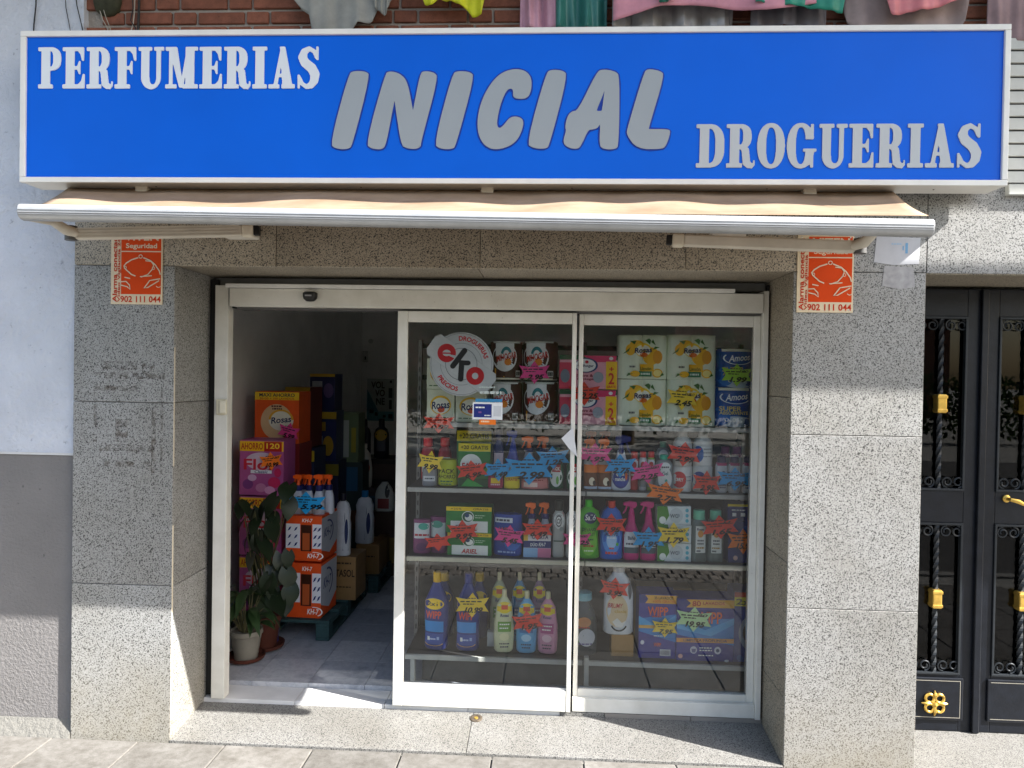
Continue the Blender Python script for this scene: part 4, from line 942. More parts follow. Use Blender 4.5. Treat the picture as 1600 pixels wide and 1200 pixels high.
# ---- shelf 2
Z = SZ[1]; G2 = 'cleaning products on the second shelf'
BP = [(0, .86), (.03, 1), (.62, 1), (.74, .8), (.80, .42), (.83, .40)]           # plain bottle
SP = [(0, .9), (.03, 1), (.45, .98), (.58, .62), (.70, .42), (.76, .34), (.78, .34)]
CYL = [(0, .95), (.02, 1), (.95, 1), (.98, .95), (1, .85)]
POU = [(0, .94), (.06, 1), (.5, 1), (.85, .98), (1, .97)]
for i, (x0, x1) in enumerate(((657, 678), (684, 705))):
    bottle((x0, 684, x1, 757), .82, BP, '#a03038', [('r', -.4, .2, .4, .55, '#cfd6c8')], 'dim red capped bottle %s at the back of the second shelf' % ('at the end' if i == 0 else 'behind the yellow tub'), 'bottle', G2, Z, cap=[(.8, 1, .7, '#d8303a')])
bottle((659, 733, 682, 758), .60, POU, '#8a8c94', [('r', -.4, .3, .4, .6, '#c9ccd2')]+scrib(-.3, .45, .3, .08, '#444455'), 'small silver grey bag under the yellow price star', 'bag', G2, Z, .45, 2.2, name='small_bag')
bottle((682, 719, 714, 761), .60, [(0, .9), (.05, 1), (.8, .96), (.93, .9), (1, .82)], '#b5bf22', [('t', 'PACK', 0, .58, .8, .18, '#3a3a08', {'b': .05}), ('t', 'AHORRO', 0, .38, .84, .15, '#4a4a10', {'b': .04})]+scrib(-.3, .2, .3, .05, '#2f6a4a')+scrib(-.25, .1, .25, .04, '#2f6a4a'), 'yellow green tub reading PACK AHORRO', 'tub', G2, Z, .9, 2.2, name='tub')
def fairy(px, Y, label, zb):
    carton(px, Y, .12, '#2f7a3c', [('r', -.5, .82, .5, 1, '#d8c41e'), ('t', '+20 GRATIS', 0, .91, .86, .09, '#2a2a08', {'b': .03}), ('e', -.1, .50, .34, .26, '#e4e8e2'), ('t', 'FAIRY', -.1, .48, .56, .15, '#c2232a', {'b': .05}), ('p', [(.1, .3), (.45, .5), (.45, .3)], '#8fc24a'), ('r', -.5, 0, .5, .2, '#1a4f2c'), ('p', [(-.4, .02), (-.2, .2), (.1, .1), (.3, .02)], '#3aa84a')], label, 'carton', G2, zb)
fairy((716, 693, 766, 762), .61, 'green dishwasher carton with yellow band, front one behind a red star', Z)
fairy((714, 673, 768, 690), .80, 'green dishwasher carton with yellow band, at the back', at(740, 764, .80).z)
bottle((770, 670, 787, 762), .66, BP, '#1c2458', [('r', -.42, .2, .42, .58, '#c9b7c4'), ('r', -.42, .2, .42, .3, '#7a2a6a')], 'navy bottle with pale label behind a blue price star', 'bottle', G2, Z, cap=[(.82, 1, .7, '#20264e')])
bottle((790, 672, 812, 762), .64, SP, '#223a9a', [('r', -.42, .08, .42, .42, '#c8d2e6')], 'blue spray bottle at the second shelf beside the navy bottle', 'bottle', G2, Z, head=('#1c3a9a', 1, .72))
for i, (x0, x1) in enumerate(((814, 838), (838, 862))):
    bottle((x0, 682, x1, 763), .64+.01*i, SP, '#8f97a8', [('r', -.42, .08, .42, .42, '#d6dae2'), ('r', -.42, .3, .42, .42, '#1b2c66')], 'grey spray bottle with orange head, %s one behind the blue stars' % ('first' if i == 0 else 'second'), 'bottle', G2, Z, cap=[(.70, .77, .6, '#1b2458')], head=('#ee6a1e', 1, .76))
bottle((762, 743, 786, 763), .58, POU, '#a82a50', [('r', -.3, .4, .3, .8, '#e6c12a')]+scrib(-.3, .3, .3, .1, '#e6c4d0'), 'small crimson refill bag under the 4.49 price card', 'bag', G2, Z, .5, name='small_bag')
bottle((787, 743, 812, 763), .58, POU, '#d6c21e', [('t', 'GRATIS', 0, .7, .7, .2, '#b02a1c', {'b': .04})], 'small yellow refill bag reading GRATIS', 'bag', G2, Z, .5, name='small_bag')
bottle((814, 747, 857, 766), .585, POU, '#c97a78', [('r', -.4, .2, .1, .6, '#e6cdc4')]+scrib(-.3, .8, .3, .1, '#8a2a2a'), 'flat salmon pink pack at the front of the second shelf', 'bag', G2, Z, .4, name='small_bag')
for i, (x0, x1) in enumerate(((859, 881), (885, 908))):
    bottle((x0, 700, x1, 764), .60, [(0, .9), (.04, 1), (.55, 1), (.72, .75), (.82, .42), (.86, .4)], '#0f5a3a', [('e', 0, .3, .44, .24, '#e6ebe6'), ('r', -.3, .42, .3, .62, '#c23a3a'), ('t', 'Flox', 0, .52, .5, .13, '#f2f2ee', {'b': .04}), ('e', .1, .22, .1, .1, '#7ac05a')], 'green bottle with white leaf label, %s the window mullion' % ('before' if i == 0 else 'behind'), 'bottle', G2, Z, cap=[(.84, 1, .5, '#0f6a40')])
for i, (x0, x1) in enumerate(((912, 935), (934, 957))):
    bottle((x0, 686, x1, 768), .61, [(0, .9), (.03, 1), (.48, 1), (.6, .9), (.72, .5), (.76, .4)], '#7a4a2a', [('r', -.46, .34, .46, .50, '#e87a22'), ('r', -.46, .08, .46, .34, '#6a3c20'), ('e', .08, .17, .2, .08, '#e8dcc4'), ('e', .24, .14, .1, .05, '#20140c'), ('r', -.46, .02, .46, .07, '#b8c6dc'), ('r', -.46, .50, .46, .60, '#c9ced4')], 'brown wood cleaner spray with orange head, %s the two' % ('first of' if i == 0 else 'second of'), 'bottle', G2, Z, .7, head=('#ee6f1c', 1, .74))
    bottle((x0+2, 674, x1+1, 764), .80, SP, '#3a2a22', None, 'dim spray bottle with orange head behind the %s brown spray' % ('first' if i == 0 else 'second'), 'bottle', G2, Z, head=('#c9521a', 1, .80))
bottle((955, 680, 987, 768), .61, [(0, .9), (.03, 1), (.30, 1), (.45, .8), (.58, .5), (.70, .34), (.72, .34)], '#dfe6f0', [('e', -.02, .24, .42, .20, '#1c2f80'), ('e', -.02, .24, .37, .17, '#24409a'), ('t', 'quita', -.05, .29, .4, .07, W_, {'b': .04}), ('t', 'mancha', -.05, .21, .5, .07, W_, {'b': .04}), ('e', .25, .27, .06, .08, '#e46a2a')], 'white stain remover spray with round blue label and navy head', 'bottle', G2, Z, .6, head=('#1c2a6e', -1, .66))
for i, (x0, x1) in enumerate(((985, 998), (999, 1011), (1012, 1024))):
    bottle((x0, 706, x1, 768), .63, [(0, .96), (.02, 1), (.78, 1), (.84, .8), (.86, .7)], ('#b8262a', '#c9c9cc', '#8aa83a')[i], [('r', -.46, .55, .46, .80, '#e8e8ea'), ('r', -.46, .1, .46, .3, '#a81f26' if i == 0 else '#9a9ca2'), ('e', 0, .66, .3, .09, '#c22a2e')]+scrib(-.3, .4, .3, .05, '#f0f0f0' if i == 0 else '#444'), 'slim aerosol can with red cap and %s body' % ('red', 'silver', 'green')[i], 'aerosol', G2, Z, 1, 2, cap=[(.85, 1, .8, '#d42a2e')], name='aerosol_can', n=16)
GB_ = [(0, .85), (.04, 1), (.3, .98), (.52, .86), (.70, .95), (.82, .7), (.87, .36), (.88, .34)]
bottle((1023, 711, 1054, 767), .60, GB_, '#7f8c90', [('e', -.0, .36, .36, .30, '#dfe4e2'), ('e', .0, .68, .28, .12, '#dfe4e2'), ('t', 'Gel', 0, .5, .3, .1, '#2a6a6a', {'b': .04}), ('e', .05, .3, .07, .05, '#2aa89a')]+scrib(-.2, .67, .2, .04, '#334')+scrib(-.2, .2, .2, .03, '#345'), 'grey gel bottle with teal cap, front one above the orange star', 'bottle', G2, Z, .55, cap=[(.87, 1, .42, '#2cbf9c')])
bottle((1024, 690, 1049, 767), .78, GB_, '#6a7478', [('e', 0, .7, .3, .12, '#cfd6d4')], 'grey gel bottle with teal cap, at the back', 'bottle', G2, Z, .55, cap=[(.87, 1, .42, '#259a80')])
for i, (x0, x1) in enumerate(((1053, 1084), (1085, 1116))):
    bottle((x0, 729, x1, 772), .61, CYL, '#e3e3de', [('e', -.2, .48, .34, .32, '#cf2630' if i == 0 else '#20429a'), ('t', 'ORY' if i == 0 else 'ORO', -.2, .48, .4, .14, W_, {'b': .04})]+scrib(.1, .6, .4, .04, '#999')+scrib(.1, .45, .4, .04, '#999'), 'white tub with %s round label on the second shelf' % ('red' if i == 0 else 'blue'), 'tub', G2, Z, 1, 2, name='tub')
    zt = at(1070, 730, .62).z+.0005
    bottle((x0+1, 673, x1, 729), .62, [(0, .95), (.03, 1), (.62, 1), (.76, .8), (.82, .46), (.84, .44)], '#d9d9d4', [('r', -.45, .06, .45, .56, '#e8e8e4'), ('e', -.3 if i else .1, .36, .26, .22, '#2a6ab8' if i else '#c8303a')]+scrib(-.05, .5, .4, .03, '#999')+scrib(-.05, .4, .4, .03, '#999')+scrib(-.05, .3, .4, .03, '#999'), 'white bottle standing on the tub with %s label' % ('red' if i == 0 else 'blue'), 'bottle', G2, zt, .9, 2.1, cap=[(.82, 1, .5, '#c4c6c6')])
for i, (x0, x1) in enumerate(((1119, 1138), (1139, 1158), (1161, 1179))):
    bottle((x0, 713, x1, 772), .62, [(0, .9), (.05, 1), (.7, 1), (.8, .9), (.82, .8)], '#e4e4e6', [('r', -.48, .74, .48, .82, '#b02468'), ('r', -.3, .2, .35, .4, '#28305a'), ('e', .1, .52, .2, .08, '#2a2a4a')]+scrib(-.3, .15, .3, .04, '#668'), 'white bottle with magenta neck band, %s of the front three' % ('first', 'second', 'third')[i], 'bottle', G2, Z, .7, cap=[(.82, 1, .74, '#2c2a56')])
for i, (x0, x1) in enumerate(((1126, 1142), (1144, 1161))):
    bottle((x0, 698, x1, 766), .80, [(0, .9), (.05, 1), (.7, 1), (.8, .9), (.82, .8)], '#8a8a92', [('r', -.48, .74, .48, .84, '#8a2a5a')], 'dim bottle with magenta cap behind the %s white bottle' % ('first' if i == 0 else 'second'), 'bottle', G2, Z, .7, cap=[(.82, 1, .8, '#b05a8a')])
star((653, 704, 692, 740), 'y', '9.99', .55, 'on the second shelf beside the yellow tub', None, 8)
star((713, 719, 762, 752), 'r', '6.95', .555, 'on the dishwasher carton', None, -9)
star((756, 716, 801, 752), 'b', '4.49', .555, 'between a red and a blue card', None, -4)
star((789, 707, 865, 758), 'b', '2.99', .548, 'largest of the blue cards')
star((838, 697, 890, 733), 'b', '1.25', .553, 'beside the window mullion', None, -3)
star((903, 692, 956, 728), 'p', '1.95', .555, 'on the brown sprays')
star((944, 709, 994, 746), 'b', '2.75', .553, 'on the stain remover spray')
star((984, 720, 1038, 756), 'p', '2.25', .552, 'on the aerosol cans', '200', -8)
star((1010, 752, 1068, 789), 'o', '2.75', .545, 'hanging under the second shelf', '500', 6)
star((1043, 690, 1095, 729), 'r', '2.99', .57, 'on the white bottles', None, 4)
star((1082, 735, 1126, 774), 'r', '2.95', .555, 'on the white tub', '1000')
star((1121, 730, 1176, 767), 'b', '6.95', .555, 'on the white bottles with magenta bands', 'DUPLO')
# ---- shelf 3
Z = SZ[2]; G3 = 'detergents on the third shelf'
bottle((645, 812, 672, 866), .62, POU, '#7a3a68', [('r', -.44, .45, .44, .9, '#c9ccd0'), ('e', .1, .8, .3, .1, '#3a9a8a'), ('e', 0, .2, .3, .12, '#5a2a5a')]+scrib(-.4, .55, .4, .06, '#a82a3a'), 'purple and white detergent pouch at the end of the shelf', 'pouch', G3, Z, .45, name='pouch')
bottle((671, 808, 698, 866), .64, POU, '#6a2f5e', [('r', -.44, .45, .44, .85, '#b9c2c2'), ('e', -.05, .8, .35, .1, '#3f8a7a'), ('e', .1, .2, .3, .12, '#8a3a6a')], 'purple and teal detergent pouch next to the green cartons', 'pouch', G3, Z, .45, name='pouch')
def ariel(px, label, zb):
    carton(px, .61, .13, '#1f7a34', [('r', -.5, .84, .5, 1, '#ecc81e'), ('t', '+25%', -.28, .92, .24, .08, '#8a6a10', {'b': .03}), ('t', 'GRATIS', .26, .92, .34, .08, '#8a6a10', {'b': .03}), ('r', -.4, .03, .42, .46, '#e4e8e4'), ('e', -.02, .62, .135, .22, '#e6efe6'), ('e', -.02, .62, .12, .19, '#1c5a34'), ('e', 0., .60, .085, .13, '#e9eee9'), ('e', -.04, .68, .05, .08, '#20406a'),
       ('t', 'ARIEL', .0, .20, .36, .20, '#c2201f', {'s': .2, 'b': .06})]+scrib(.14, .68, .36, .03, '#bfe2bf')+scrib(.14, .6, .3, .03, '#bfe2bf'), label, 'carton', G3, zb)
ariel((699, 833, 768, 867), 'green laundry pod carton, lower one reading ARIEL', Z); ariel((697, 792, 768, 832), 'green laundry pod carton, upper one behind the 9.95 card', at(733, 833, .61).z)
bottle((770, 804, 816, 866), .62, POU, '#24449a', [('r', -.42, .80, .2, .92, '#d6dde6'), ('e', .2, .4, .3, .26, '#2f6ac4'), ('t', 'WIPP', -.02, .62, .5, .14, '#d65a5a', {'b': .04})]+scrib(-.3, .1, .3, .04, '#9fb6e0')+scrib(-.36, .86, .1, .05, '#445'), 'blue detergent pouch with a pink price star', 'pouch', G3, Z, .42, name='pouch')
bottle((790, 784, 812, 812), .86, BP, '#3a3432', None, 'dim brown bottle at the back of the third shelf', 'bottle', G3, at(800, 874, .86).z)
for i, (x0, x1) in enumerate(((820, 841), (841, 862))):
    bottle((x0, 786, x1, 865), .63, SP, '#b4b8c2', [('r', -.4, .5, .4, .58, '#c9ccd4')], 'grey degreaser spray with orange head, %s of the sleeved pair' % ('first' if i == 0 else 'second'), 'bottle', G3, Z, .8, cap=[(.70, .79, .66, '#2a2a6a')], head=('#f06a1a', 1, .76))
carton((818, 832, 861, 865), .615, .008, '#e9e6ea', [('r', -.5, .38, .5, .66, '#24306e'), ('t', 'DÚO', -.12, .52, .26, .16, W_, {'b': .04}), ('t', 'KH-7', .18, .52, .26, .15, W_, {'b': .04, 's': .2}), ('r', -.5, .0, .02, .37, '#8fb8e0'), ('r', .02, .0, .5, .37, '#d87aa0'), ('t', 'OFERTA', .1, .82, .6, .15, '#24306e', {'b': .04}), ('r', -.5, .67, -.34, 1, '#eec04a')], 'white and navy card sleeve round the two degreaser sprays', 'card sleeve', G3, Z, name='card_sleeve')
CIF = [(0, .86), (.03, .96), (.2, .9), (.45, .9), (.62, 1), (.74, .96), (.80, .62), (.82, .6)]
for i, (x0, x1) in enumerate(((863, 883), (884, 904))):
    bottle((x0, 782, x1, 868), .62, CIF, '#b9bcb9', [('e', 0, .64, .42, .14, '#dfe2e0'), ('e', -.02, .64, .24, .10, '#2c3438'), ('e', -.02, .64, .2, .08, '#eef0ee'), ('t', 'Cif', 0, .64, .34, .09, '#1c2a2a', {'b': .05, 's': .2}), ('p', [(-.4, .74), (.3, .79), (.4, .72)], '#c23a3a'), ('r', -.4, .28, .4, .30, '#3a5a44'), ('e', .2, .50, .16, .04, '#9aa4a0')], 'grey cream cleaner bottle with dark cap, %s the mullion' % ('before' if i == 0 else 'behind'), 'bottle', G3, Z, .6, cap=[(.82, 1, .66, '#30342f')])
SAL = [(0, .9), (.03, .98), (.2, .9), (.4, .84), (.55, .92), (.70, 1), (.80, .88), (.87, .42), (.89, .36)]
bottle((902, 782, 938, 872), .61, SAL, '#4fae22', [('e', .05, .70, .28, .10, '#1c2c56'), ('t', 'Salló', .05, .71, .46, .10, W_, {'b': .05, 's': .15}), ('e', 0, .3, .36, .24, '#7cc83c'), ('t', 'DEVANO', 0, .50, .6, .065, '#173a17', {'b': .04}), ('t', 'CUT', .12, .42, .3, .06, '#173a17', {'b': .04})]+scrib(-.2, .33, .2, .025, '#1f5a24')+scrib(-.24, .22, .24, .03, '#b84a2a')+scrib(-.2, .14, .2, .025, '#dfeed0'), 'bright green cleaner bottle with green cap beside the mullion', 'bottle', G3, Z, .6, cap=[(.88, 1, .34, '#3fd01e')])
BLU = [(0, .94), (.03, 1), (.5, 1), (.7, .96), (.82, .74), (.88, .42), (.9, .36)]
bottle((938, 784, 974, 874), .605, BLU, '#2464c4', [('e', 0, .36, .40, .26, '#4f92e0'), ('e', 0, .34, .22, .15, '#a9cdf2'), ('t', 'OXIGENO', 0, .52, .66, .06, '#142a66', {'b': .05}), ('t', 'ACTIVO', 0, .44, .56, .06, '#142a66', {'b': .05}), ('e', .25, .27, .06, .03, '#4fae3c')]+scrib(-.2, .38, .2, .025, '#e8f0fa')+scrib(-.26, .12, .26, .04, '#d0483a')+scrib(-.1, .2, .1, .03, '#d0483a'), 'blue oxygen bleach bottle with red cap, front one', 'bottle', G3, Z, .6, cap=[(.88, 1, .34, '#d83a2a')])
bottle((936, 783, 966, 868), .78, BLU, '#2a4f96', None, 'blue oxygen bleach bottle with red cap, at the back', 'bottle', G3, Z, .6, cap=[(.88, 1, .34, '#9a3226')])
MG = [(0, .86), (.03, .9), (.4, .9), (.52, .74), (.62, .46), (.78, .34), (.8, .34)]
for i, (x0, x1) in enumerate(((973, 1001), (1000, 1028))):
    bottle((x0, 784, x1, 874), .61, MG, '#c21a74', [('r', -.40, .12, .42, .48, '#dfe2e6'), ('p', [(-.40, .36), (.42, .48), (.42, .34), (-.40, .26)], '#b9c6cc'), ('r', -.40, .12, .42, .22, '#4a5a64'), ('t', 'Baño', 0, .38, .4, .06, '#2a3a5a', {'b': .04})]+scrib(-.3, .28, .3, .03, '#445'), 'magenta bathroom spray bottle, %s of the pair' % ('first' if i == 0 else 'second'), 'bottle', G3, Z, .6, head=('#d0207c', 1, .78))
for i, (y0, y1) in enumerate(((849, 876), (820, 848), (791, 820))):
    zb = Z if i == 0 else at(1053, y1, .61).z
    carton((1027, y0, 1080, y1), .61, .09, '#dfe6e6', [('p', [(-.5, 0), (-.5, 1), (-.2, 1), (-.14, .5), (-.3, 0)], '#4a8a34'), ('e', -.34, .25, .1, .2, '#eef2ec'), ('e', .06, .5, .20, .40, '#c9d2d4'), ('t', 'WC', .0, .48, .24, .22, '#3a4450', {'b': .03}), ('e', .12, .5, .05, .1, '#9aa6ae'), ('e', .38, .78, .05, .1, '#58b4c8'), ('e', .38, .5, .05, .1, '#58b4c8'), ('e', .38, .22, .05, .1, '#58b4c8')], 'white WC wipes pack, %s of three stacked' % ('bottom', 'middle', 'top')[i], 'wipes', G3, zb, (0, .8, -.8)[i], 'wipes_pack')
GRB = [(0, .95), (.02, 1), (.72, 1), (.80, .9), (.83, .7)]
for i, (x0, x1) in enumerate(((1081, 1106), (1107, 1132))):
    bottle((x0, 798, x1, 880), .61, GRB, '#6f7a76', [('r', -.3, .18, .34, .70, '#e2e4de'), ('e', 0, .55, .18, .07, '#e6a04a'), ('t', 'Rosas', .0, .64, .46, .05, '#222a44', {'b': .05})]+scrib(-.2, .42, .2, .03, '#555')+scrib(-.2, .36, .2, .03, '#555')+scrib(-.25, .28, .25, .03, '#b08a3a')+scrib(-.25, .22, .0, .03, '#334'), 'grey bottle with mint cap and white label, %s of the two' % ('first' if i == 0 else 'second'), 'bottle', G3, Z, .7, cap=[(.82, 1, .74, '#7fd8b4')])
carton((1137, 788, 1182, 815), .625, .12, '#2a2f6e', [('r', -.5, .86, .5, 1, '#e0c832'), ('p', [(.2, 0), (.5, 0), (.5, 1), (.2, 1), (.34, .5)], '#e0c832'), ('p', [(-.42, .08), (.16, .08), (.28, .45), (.16, .8), (-.42, .8)], '#242a66')]+scrib(-.36, .66, .1, .06, W_)+[('R', [(-.34, .3, -.2, .5), (-.05, .3, .1, .5)], W_)], 'navy and yellow detergent carton, upper one beside the frame', 'carton', G3, at(1155, 815, .625).z)
carton((1138, 815, 1182, 882), .62, .12, '#26357a', [('e', .2, .7, .3, .2, '#3c62b0'), ('e', -.24, .12, .08, .06, '#e8c4b8')], 'navy detergent carton, lower one with orange 15.95 card', 'carton', G3, Z)
star((664, 833, 704, 861), 'r', '', .56, 'on the purple pouches', None, -6)
star((699, 812, 747, 849), 'r', '9.95', .565, 'on the green laundry cartons', None, -5)
star((772, 820, 819, 855), 'p', '5.45', .565, 'on the blue pouch', '32', 5)
star((816, 811, 864, 844), 'r', '6.49', .565, 'on the degreaser sprays')
star((879, 828, 924, 858), 'p', '1.25', .555, 'hung behind the mullion at the green bottle', '500', 0, (.12, -.16))
star((931, 802, 979, 838), 'r', '1.95', .56, 'on the blue bleach bottle', '1500')
star((988, 823, 1039, 862), 'b', '1.95', .555, 'on the magenta sprays')
star((1027, 816, 1078, 856), 'y', '1.79', .56, 'on the stacked wipes', '100')
star((1096, 805, 1154, 842), 'r', '1.65', .56, 'on the mint capped bottles', '1L', -6)
star((1136, 826, 1186, 866), 'o', '15.95', .565, 'on the navy carton', '80', 0, (.0, -.18))
# ---- bottom shelf
Z = SZ[3]; G4 = 'large packs on the bottom shelf'
WB = [(0, .86), (.04, .98), (.25, .94), (.42, 1), (.62, .98), (.72, .72), (.80, .5), (.86, .34), (.88, .3)]
def wipp(px, Y, label, cc):
    bottle(px, Y, WB, '#27357e', [('e', -.05, .60, .42, .07, '#f0c81e'), ('t', '2x1', -.1, .605, .44, .055, '#1a1a2a', {'b': .04}), ('t', 'WIPP', -.06, .46, .66, .10, '#e0502a', {'b': .07}), ('r', -.46, .24, .36, .38, '#2f8ad0'), ('p', [(-.46, .38), (.0, .34), (-.46, .28)], '#5aae3c'), ('r', -.44, .08, .36, .22, '#3450a0'), ('o', -.04, .10, .40, .04, .04, '#e8b83a', (190, 350)), ('r', -.3, .13, -.2, .18, W_), ('R', [(.1, .14, .2, .18)], '#9fb6e0')]+scrib(-.2, .15, .06, .02, '#c4d0ee'), label, 'bottle', G4, Z, .6, cap=[(.87, 1, .34, cc)])
wipp((662, 896, 700, 1015), .63, 'large blue detergent bottle with yellow cap, left without price card', '#e2b222'); wipp((712, 898, 749, 1016), .63, 'large blue detergent bottle carrying the 10.99 price card', '#3a4488')
for i, (x0, x1) in enumerate(((676, 708), (734, 762))):
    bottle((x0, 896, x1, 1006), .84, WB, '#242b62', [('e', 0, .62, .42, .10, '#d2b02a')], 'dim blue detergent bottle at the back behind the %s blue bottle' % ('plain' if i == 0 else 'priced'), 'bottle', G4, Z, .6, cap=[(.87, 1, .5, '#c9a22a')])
SOF = [(0, .82), (.04, .94), (.25, 1), (.45, .98), (.62, .84), (.75, .74), (.84, .42), (.88, .26), (.9, .26)]
def soft(px, Y, c, lab, band, label):
    bottle(px, Y, SOF, c, [('e', 0, .72, .36, .09, '#eed21e'), ('r', -.36, .66, .36, .74, '#eed21e'), ('r', -.16, .69, .16, .76, '#d8502a'), ('t', 'Rosas', 0, .60, .42, .05, '#28306a', {'b': .05, 's': .15}), ('r', -.32, .34, .32, .50, band)]+scrib(-.24, .46, .24, .02, W_)+scrib(-.24, .40, .2, .02, W_)+[('e', .0, .26, .24, .06, lab)]+scrib(-.24, .15, .24, .02, '#445')+scrib(-.2, .10, .2, .02, '#445'), label, 'bottle', G4, Z, .6, cap=[(.88, 1, .24, '#d8d2a8')])
soft((771, 923, 803, 1019), .63, '#d6dab0', '#e8e6b8', '#6aa03a', 'cream softener bottle with green band in the front row')
soft((806, 926, 839, 1021), .63, '#5aa8d8', '#a9d4ee', '#2f74b4', 'light blue softener bottle in the front row')
soft((840, 927, 872, 1021), .63, '#d694b4', '#ecc4d4', '#b04a86', 'pink softener bottle with purple band in the front row')
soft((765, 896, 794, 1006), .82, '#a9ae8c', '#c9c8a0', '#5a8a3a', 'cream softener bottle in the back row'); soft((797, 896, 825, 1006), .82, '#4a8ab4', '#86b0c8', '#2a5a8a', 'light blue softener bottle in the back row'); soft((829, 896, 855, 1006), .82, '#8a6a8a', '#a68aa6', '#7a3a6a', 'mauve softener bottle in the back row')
carton((761, 988, 772, 1012), .72, .05, '#b9bdbd', None, 'small pale box beside the cream softener bottle', 'carton', G4, Z)
JUG = [(0, .9), (.03, 1), (.3, 1), (.52, .96), (.68, .8), (.80, .5), (.86, .34), (.88, .34)]
bottle((890, 928, 934, 1026), .62, JUG, '#40474a', [('p', [(-.3, .52), (.2, .74), (.3, .6), (-.3, .4)], '#6aa83a'), ('e', .0, .54, .25, .08, '#c98a5a'), ('e', .1, .3, .3, .14, '#c9ccd4'), ('p', [(-.3, .34), (.0, .34), (-.2, .22)], '#3a7a3a')]+scrib(-.3, .46, .2, .02, '#c23a2a')+scrib(-.2, .2, .3, .02, '#5a4a8a'), 'dark grey liquid jug with pale teal cap behind the mullion', 'jug', G4, Z, .7, cap=[(.87, 1, .6, '#7fb4c0')], name='jug')
zc = at(970, 992, .64).z
carton((955, 992, 990, 1026), .64, .1, '#a8824e', None, 'brown cardboard box under the white jug', 'carton', G4, Z)
jg = bottle((944, 888, 991, 993), .63, [(0, .9), (.03, 1), (.35, 1), (.6, .98), (.78, .8), (.88, .5), (.92, .36), (.94, .36)], '#dfe2e6', [('e', -.06, .36, .36, .24, '#e0c8a0'), ('t', 'BRUMY', -.12, .44, .5, .07, '#b8242e', {'b': .06, 's': .2}), ('t', 'clasic', .05, .36, .4, .05, '#caa24a', {'b': .03}), ('p', [(-.22, .2), (-.06, .26), (.1, .19), (.26, .23), (.1, .12), (-.1, .13)], '#f2eee6'), ('o', .0, .18, .28, .12, .05, '#1c1c24', (200, 340)), ('e', .36, .68, .06, .15, '#5a5f66')], 'white softener jug with handle standing on a cardboard box', 'jug', G4, zc, .6, cap=[(.92, 1, .4, '#e4e4e6')], name='jug')
def wippbox(px, Y, label, big):
    it = [('p', [(-.5, .62), (.5, .70), (.5, .26), (-.5, .42)], '#2f86cc'), ('p', [(-.5, .52), (.1, .40), (.5, .60), (.5, .70), (.0, .50), (-.5, .66)], '#5ab0e4'), ('r', -.5, .86, .5, .99, '#f0b44a'), ('p', [(-.5, .86), (-.34, .86), (-.26, .93), (-.34, .99), (-.5, .99)], '#2a3480')]
    if big: it += [('t', '80', -.16, .925, .15, .085, '#c23a2a', {'b': .06}), ('t', 'LAVADOS', .14, .935, .38, .05, '#c23a2a', {'b': .05}), ('t', 'WIPP', .06, .70, .46, .19, '#f06a3a', {'b': .08}), ('r', -.5, .30, .5, .37, '#e8a45a'), ('t', 'LIMPIEZA PROFUNDA', .0, .335, .76, .045, '#2a2a5a', {'b': .04}), ('e', -.2, .18, .06, .06, '#d8d8e4'), ('e', .22, .18, .06, .06, '#d8d8e4'), ('p', [(-.24, .2), (-.16, .2), (-.17, .14), (-.23, .14)], '#5a5a8a'), ('e', .22, .18, .03, .03, '#2a3a6a'), ('e', -.43, .08, .04, .035, '#d8a8a0'), ('e', .38, .02, .04, .02, '#e4e4ee')]+scrib(-.1, .22, .12, .018, W_)+scrib(-.1, .18, .12, .018, W_)+scrib(-.12, .10, .14, .018, W_)
    else: it += [('t', '35 LAVADOS', .15, .95, .5, .045, '#4a2a1a', {'b': .04}), ('t', '+50% GRATIS', .15, .895, .58, .045, '#d86a1a', {'b': .04}), ('t', 'WIPP', .0, .74, .54, .14, '#f06a3a', {'b': .08}), ('r', -.5, .47, .0, .52, '#e8b45a'), ('r', -.5, .32, .5, .323, '#1f2760'), ('t', 'WIPP', .0, .22, .2, .06, '#e0603a', {'b': .06}), ('r', .07, .05, .35, .15, '#d9d9de'), ('e', -.4, .25, .05, .035, '#e4e4ee'), ('R', [(.09+i*.03, .065, .105+i*.03, .135) for i in range(8)], '#333344')]+scrib(-.15, .66, .1, .02, '#c23a2a')+scrib(-.1, .36, .2, .015, W_)
    carton(px, Y, .16, '#3a3a92', it, label, 'carton', G4, Z)
wippbox((998, 929, 1057, 1029), .63, 'blue washing powder carton with orange top band, the smaller one', 0); wippbox((1057, 936, 1147, 1033), .615, 'large blue washing powder carton reading 80 LAVADOS', 1)
carton((1147, 926, 1196, 1035), .62, .18, '#27408e', [('r', -.5, .93, .5, 1, '#c2402a'), ('r', -.5, .80, .5, .93, '#e6d64a'), ('t', '2x1', -.15, .865, .6, .085, '#14142a', {'b': .05}), ('e', .2, .42, .55, .28, '#9fa8ba'), ('e', .2, .42, .42, .2, '#7a6a5a'), ('e', -.3, .06, .1, .045, '#3a6ab0')], 'tall blue washing powder carton with yellow 2x1 band by the frame', 'carton', G4, Z)
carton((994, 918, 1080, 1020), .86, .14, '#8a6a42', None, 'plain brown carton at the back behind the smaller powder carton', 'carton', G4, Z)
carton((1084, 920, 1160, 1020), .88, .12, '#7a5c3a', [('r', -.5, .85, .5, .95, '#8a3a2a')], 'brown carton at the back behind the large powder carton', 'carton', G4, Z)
star((712, 926, 764, 965), 'y', '10.99', .585, 'on a large blue bottle', None, 2); star((800, 954, 849, 990), 'r', '1.95', .585, 'on the light blue softener', None, -7)
